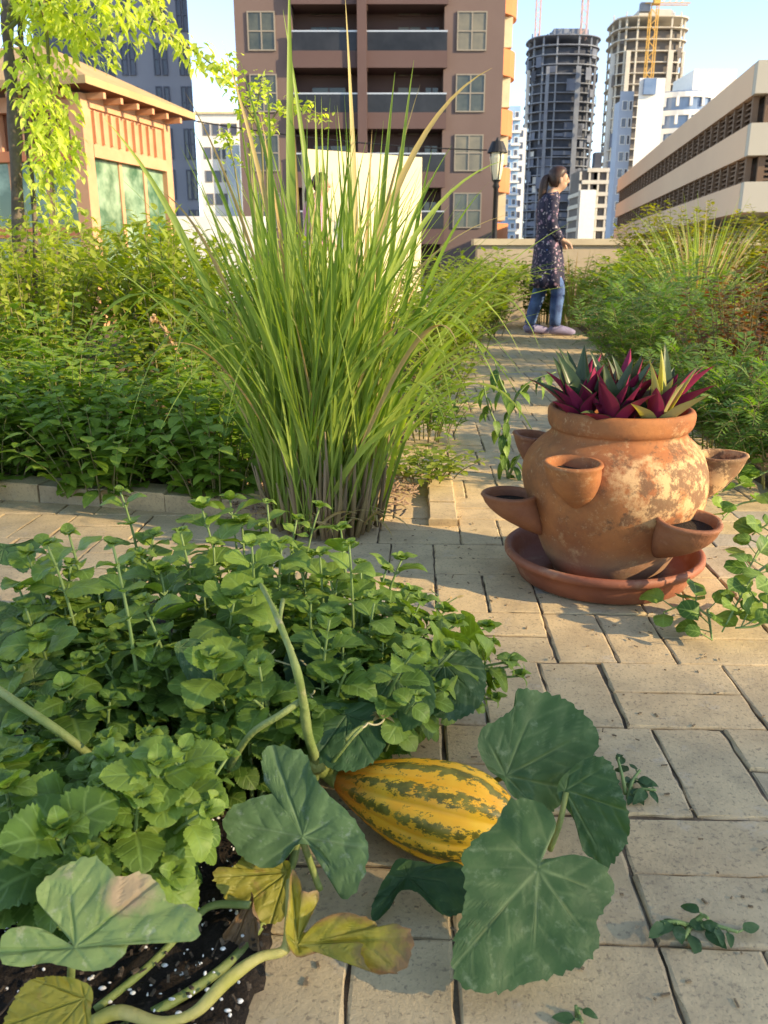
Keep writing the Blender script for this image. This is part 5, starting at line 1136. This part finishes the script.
for k in range(14):
    zz = z - 2.5 - k * 3.4
    if zz > 1: window(th, a + .5, a + 1.5, zz, zz + 1.8, Yn, 'bgrey', 'dglass', 1, 1, .1, .1)
Yl = 230.0; a, b = X(584, Yl), X(624, Yl); z = Z(168, Yl); th = thing('concrete_frame_building', 'low beige concrete frame building between the two unfinished towers', 'building', ((a + b) / 2, Yl, 0))
mb = MB(); mb.box(((a + b) / 2, Yl + 6, z / 2 - .2), (b - a - .6, 11, z - .6)); mb.build('core', M['void_b'], th)
for k in range(9):
    zz = z - k * 2.9
    if zz < .5: break
    mb = MB(); mb.box(((a + b) / 2 + (.8 if k < 2 else 0), Yl + 6, zz - .5), (b - a - (2.5 if k < 1 else 0), 12.6, .95))
    for j in range(5): mb.box((a + .4 + j * (b - a - .8) / 4, Yl + .1, zz - 1.9), (.5, .5, 2))
    mb.build('floor', M['slab_b'], th)
mb = MB(); mb.box((X(594, Yl), Yl - .5, Z(190, Yl) / 2), (X(603, Yl) - X(587, Yl), .6, Z(190, Yl))); mb.build('white_wall', M['white'], th)
mb = MB(); mb.box((X(603, Yl), Yl + 2, Z(152, Yl) / 2), (X(606, Yl) - X(599, Yl), 3, Z(152, Yl))); mb.build('stair_core', M['void'], th)
random.seed(23)
# unseen trees added at right: their crowns filter the low sun onto the near garden
for (tx, ty, tz, r, lb) in ((39, OCC_Y, 16.9, 3.0, 'added leafy tree out of view to the right, filtering the sun, nearest the path'), (39.5, OCC_Y - 6.0, 17.2, 3.3, 'added leafy tree out of view to the right, filtering the sun, further from the path')):
    th = thing('added_shade_tree', lb, 'tree', (tx, ty, 0), 'unseen trees added to filter the sun'); mb = MB()
    mb.tube([(tx, ty, -.05), (tx + .1, ty, 6), (tx, ty + .2, 12), (tx, ty, 17)], [.45, .36, .26, .1], 10); mb.build('trunk', M['bark'], th, smooth=True); mb = MB()
    for k in range(NLEAF):
        v = Vector((rv(-1, 1), rv(-1, 1), rv(-1, 1)))
        if v.length > 1: continue
        p = (tx + v.x * r, ty + v.y * r, tz + v.z * r * 1.35); w = rv(0, 6.28); leaf(mb, p, (math.cos(w), math.sin(w), rv(-.8, .3)), (rv(-1, 1), rv(-1, 1), 1), .55, .40, 'ovate', 3, 2, .6, .2)
    mb.build('crown', M['fern'], th, smooth=True)
# ================================================================== PEOPLE
M['skin'] = surf('skin', (.50, .30, .20), (.46, .27, .18), 8, rough=.55)
M['hair'] = surf('dark_hair', (.03, .016, .012), (.07, .035, .025), 60, rough=.45)
def floral():
    m, nt, b, out = newmat('floral_dress'); vo = N(nt, 'ShaderNodeTexVoronoi'); vo.inputs['Scale'].default_value = 21; vo.inputs['Randomness'].default_value = 1.0; tc = N(nt, 'ShaderNodeTexCoord'); nt.links.new(tc.outputs['Object'], vo.inputs['Vector'])
    c = mixc(nt, ramp(nt, vo.outputs['Distance'], .38, .2), (.010, .010, .03), (.33, .2, .27)); c = mixc(nt, ramp(nt, noise(nt, 20, 4), .48, .56), c, (.02, .018, .045)); c = mixc(nt, ramp(nt, noise(nt, 34, 4), .6, .66), c, (.5, .42, .45))
    nt.links.new(c, b.inputs['Base Color']); b.inputs['Roughness'].default_value = .85; return m
M['dress'] = floral(); M['denim'] = surf('blue_denim', (.10, .19, .40), (.03, .05, .14), 9, rough=.9); M['shoe'] = surf('lilac_shoe', (.26, .25, .42), (.2, .18, .3), 12, rough=.7); M['pink'] = surf('pink_cloth', (.62, .30, .42), (.5, .22, .33), 10, rough=.9); M['sock'] = surf('dark_hem', (.02, .022, .06), rough=.9)
def body(parent, J, bones, mat):
    me = bpy.data.meshes.new('body'); names = list(J); off = Vector(parent['_w'])
    me.from_pydata([J[k][0] for k in names], [(names.index(a), names.index(b)) for a, b in bones], []); o = bpy.data.objects.new('body', me); col.objects.link(o); o.parent = parent; o['_w'] = tuple(off)
    md = o.modifiers.new('skin', 'SKIN'); md.use_smooth_shade = True
    for i, k in enumerate(names):
        r = J[k][1]; me.skin_vertices[0].data[i].radius = r if isinstance(r, tuple) else (r, r)
        me.skin_vertices[0].data[i].use_root = (k == 'pelvis')
    o.modifiers.new('sub', 'SUBSURF').render_levels = 2; me.materials.append(mat); return o
def loft(rings, k=24):
    """rings: (x, y, z, rx, ry, ripple)"""
    mb = MB(); V = []
    for (x, y, z, rx, ry, rp) in rings:
        for j in range(k):
            w = 2 * math.pi * j / k; f = 1 + rp * math.sin(w * 6 + z * 5); V.append((x + rx * f * math.cos(w), y + ry * f * math.sin(w), z))
    n = len(rings); V += [tuple(rings[0][:3]), tuple(rings[-1][:3])]
    mb.add(V, [(i * k + j, i * k + (j + 1) % k, (i + 1) * k + (j + 1) % k, (i + 1) * k + j) for i in range(n - 1) for j in range(k)], [(n * k, (j + 1) % k, j) for j in range(k)] + [(n * k + 1, (n - 1) * k + j, (n - 1) * k + (j + 1) % k) for j in range(k)]); return mb
def person(label, px_, py_, H, Y, dressed, face=1):
    F = at(px_, py_, Y); F.z = 0; th = thing('person', label, 'person', tuple(F)); k = H / 1.6
    def p(x, y, z): return (x * k * face, y * k, z * k)
    J = {'pelvis': (p(0, 0, .86), .09 * k), 'belly': (p(-.02, 0, 1.0), .08 * k), 'chest': (p(-.03, 0, 1.2), .078 * k), 'collar': (p(.0, 0, 1.33), .06 * k), 'neck': (p(.035, 0, 1.385), .046 * k), 'jaw': (p(.085, 0, 1.435), .062 * k), 'head': (p(.085, 0, 1.495), .082 * k), 'crown': (p(.07, 0, 1.56), .055 * k), 'nose': (p(.178, 0, 1.462), .011 * k), 'chin': (p(.14, 0, 1.405), .022 * k)}
    Bn = [('pelvis', 'belly'), ('belly', 'chest'), ('chest', 'collar'), ('collar', 'neck'), ('neck', 'jaw'), ('jaw', 'head'), ('head', 'crown'), ('jaw', 'chin'), ('head', 'nose')]
    for s, t in ((-1, 'l'), (1, 'r')):
        st = .13 if s < 0 else -.12
        J.update({'sh' + t: (p(-.01, .16 * s, 1.30), .038 * k), 'el' + t: (p(-.005, .18 * s, 1.06), .030 * k), 'wr' + t: (p(.10, .13 * s, .93), .026 * k), 'pa' + t: (p(.155, .12 * s, .905), (.016 * k, .034 * k))})
        Bn += [('collar', 'sh' + t), ('sh' + t, 'el' + t), ('el' + t, 'wr' + t), ('wr' + t, 'pa' + t)]
        for f in range(4): J['f%d%s' % (f, t)] = (p(.205 - .008 * abs(f - 1), (.12 * s + (f - 1.5) * .02), .868), .0085 * k); J['g%d%s' % (f, t)] = (p(.215 - .008 * abs(f - 1), (.12 * s + (f - 1.5) * .02), .836), .0075 * k); Bn += [('pa' + t, 'f%d%s' % (f, t)), ('f%d%s' % (f, t), 'g%d%s' % (f, t))]
        J['th' + t] = (p(.19, .12 * s - .05 * s, .90), .010 * k); Bn.append(('pa' + t, 'th' + t))
        J.update({'hip' + t: (p(0, .09 * s, .80), .06 * k), 'kn' + t: (p(.03 + st * .55, .09 * s, .46), .04 * k), 'an' + t: (p(st * .9 - .02, .09 * s, .085), .036 * k), 'he' + t: (p(st * .9 - .03, .09 * s, .04), .036 * k), 'to' + t: (p(st * .9 + .15, .10 * s, .025), .026 * k)})
        Bn += [('pelvis', 'hip' + t), ('hip' + t, 'kn' + t), ('kn' + t, 'an' + t), ('an' + t, 'he' + t), ('he' + t, 'to' + t)]
    J = {n: ((v[0][0] , v[0][1], v[0][2]), v[1]) for n, v in J.items()}
    body(th, J, Bn, M['skin'])
    w = lambda x, y, z: (F.x + x * k * face, F.y + y * k, z * k)
    def rings(L): return [(*w(x, y, z), rx * k * .86, ry * k * .95, rp) for (x, y, z, rx, ry, rp) in L]
    dm = M['dress'] if dressed else M['pink']
    bot = .46 if dressed else .82
    base = [(.03, 0, 1.375, .055, .06, 0), (.0, 0, 1.345, .09, .14, 0), (-.02, 0, 1.29, .115, .185, .01), (-.03, 0, 1.2, .125, .175, .01), (-.025, 0, 1.08, .12, .16, .015), (-.01, 0, .98, .125, .165, .03), (.0, 0, .86, .155, .19, .04)]
    if dressed: base += [(.01, 0, .70, .175, .205, .06), (.01, 0, .56, .185, .215, .08), (.01, 0, .47, .19, .22, .09), (.01, 0, .475, .15, .18, .09)]
    else: base += [(.0, 0, .80, .15, .185, .03)]
    loft(rings(base), 32).build('dress' if dressed else 'shirt', dm, th, smooth=True)
    for s in (-1, 1):
        mb = MB(); mb.tube(crom([w(-.01, .15 * s, 1.315), w(-.012, .175 * s, 1.19), w(-.005, .18 * s, 1.06), w(.045, .165 * s, .985), w(.088, .135 * s, .938)], 4), [.068 * k, .066 * k, .064 * k, .062 * k, .060 * k, .058 * k, .057 * k, .056 * k, .056 * k, .055 * k, .053 * k, .05 * k, .047 * k, .045 * k, .043 * k, .042 * k, .044 * k], 14); mb.build('sleeve', dm, th, smooth=True)
        st = .13 if s < 0 else -.12
        mb = MB(); mb.tube(crom([w(0, .09 * s, .84), w(.005 + st * .16, .09 * s, .62), w(.03 + st * .55, .09 * s, .46), w(st * .75, .09 * s, .26), w(st * .9 - .02, .09 * s, .10)], 4), [(.088 - .0021 * i) * k for i in range(17)], 14); mb.build('trouser_leg', M['denim'] if dressed else M['sock'], th, smooth=True)
        mb = MB(); x = st * .9; P = [w(x - .075, .09 * s, .045), w(x - .03, .09 * s, .06), w(x + .04, .093 * s, .055), w(x + .11, .097 * s, .042), w(x + .185, .10 * s, .03)]; mb.tube(crom(P, 3), [.028 * k, .04 * k, .047 * k, .05 * k, .05 * k, .05 * k, .048 * k, .046 * k, .044 * k, .042 * k, .038 * k, .032 * k, .02 * k], 12); mb.build('shoe', M['shoe'], th, smooth=True)
    mb = MB()
    for i in range(1): pass
    mb = loft(rings([(.045, 0, 1.40, .035, .045, 0), (.03, 0, 1.43, .055, .085, 0), (.035, 0, 1.47, .075, .098, .01), (.045, 0, 1.52, .095, .100, .01), (.058, 0, 1.56, .10, .094, .02), (.065, 0, 1.59, .075, .072, .02), (.065, 0, 1.607, .035, .035, 0)]), 24)
    hr = mb.build('hair', M['hair'], th, smooth=True)
    mb = MB(); mb.tube(crom([w(-.02, 0, 1.52), w(-.06, 0, 1.49), w(-.075, 0, 1.42), w(-.085, 0, 1.34), w(-.10, 0, 1.27)], 4), [(.02 + .022 * math.sin(i / 16 * 3.1)) * k for i in range(17)], 10); mb.build('ponytail', M['hair'], hr, smooth=True)
    for s in (-1, 1):
        mb = MB(); c = w(.148, .036 * s, 1.487); mb.lathe([(0, -.007), (.011, -.004), (.013, 0), (.011, .004), (0, .007)], c, 10, sx=.5); mb.build('eye', M['hair'], th, smooth=True)
        mb = MB(); c = w(.075, .084 * s, 1.47); mb.lathe([(0, -.03), (.012, -.02), (.016, 0), (.014, .022), (0, .03)], c, 10, sy=.5); mb.build('ear', M['skin'], th, smooth=True)
    mb = MB(); mb.lathe([(0, -.006), (.022, -.003), (.024, 0), (.022, .003), (0, .006)], w(.142, 0, 1.432), 12, sx=.6); mb.build('mouth', surf('lips', (.40, .13, .11), rough=.5), th, smooth=True)
    return th
person('woman in dark floral dress and blue jeans walking to the right on the path', 543, 337, 1.52, 8.2, True)
person('person in a pink top standing before the cream wall behind the grass', 318, 310, 1.60, 9.6, False)
# ================================================================== CAMERA, LIGHT
cam = bpy.data.cameras.new('camera'); co = bpy.data.objects.new('camera', cam); col.objects.link(co); sc.camera = co
co.location = EYE; co.rotation_euler = (math.pi / 2 - PITCH, 0, 0)
cam.sensor_fit = 'VERTICAL'; cam.sensor_height = 36; cam.sensor_width = 27; cam.lens = 36 * FPX / 1024; cam.clip_start = .02; cam.clip_end = 6000
cam.dof.use_dof = True; cam.dof.focus_distance = 1.35; cam.dof.aperture_fstop = 13
s = Vector((math.sin(SUN_AZ) * math.cos(SUN_EL), math.cos(SUN_AZ) * math.cos(SUN_EL), math.sin(SUN_EL)))
sl = bpy.data.lights.new('sun', 'SUN'); sl.energy = SUN_E; sl.angle = R(.5); sl.color = (1.0, .85, .62); so = bpy.data.objects.new('sun', sl); col.objects.link(so); so.rotation_euler = s.to_track_quat('Z', 'Y').to_euler(); so.location = (20, -5, 20)
w = bpy.data.worlds.new('World'); sc.world = w; w.use_nodes = True; nt = w.node_tree; nt.nodes.clear()
sky = nt.nodes.new('ShaderNodeTexSky'); sky.sky_type = 'NISHITA'; sky.sun_disc = False; sky.sun_elevation = SUN_EL; sky.sun_rotation = SUN_AZ; sky.air_density = AIR; sky.dust_density = .1; sky.ozone_density = OZ
bg = nt.nodes.new('ShaderNodeBackground'); bg.inputs[1].default_value = SKY_S; ow = nt.nodes.new('ShaderNodeOutputWorld'); nt.links.new(sky.outputs[0], bg.inputs[0]); nt.links.new(bg.outputs[0], ow.inputs[0])
sc.render.engine = 'CYCLES'; sc.view_settings.view_transform = 'Standard'; sc.view_settings.look = 'None'; sc.view_settings.exposure = EXPO; sc.view_settings.gamma = 1; sc.view_settings.use_white_balance = True; sc.view_settings.white_balance_temperature = WBT; sc.view_settings.use_curve_mapping = False
sc.cycles.max_bounces = 8; sc.cycles.diffuse_bounces = 4; sc.cycles.transmission_bounces = 4; sc.cycles.caustics_reflective = False; sc.cycles.caustics_refractive = False
for o in bpy.data.objects:
    if '_w' in o: del o['_w']
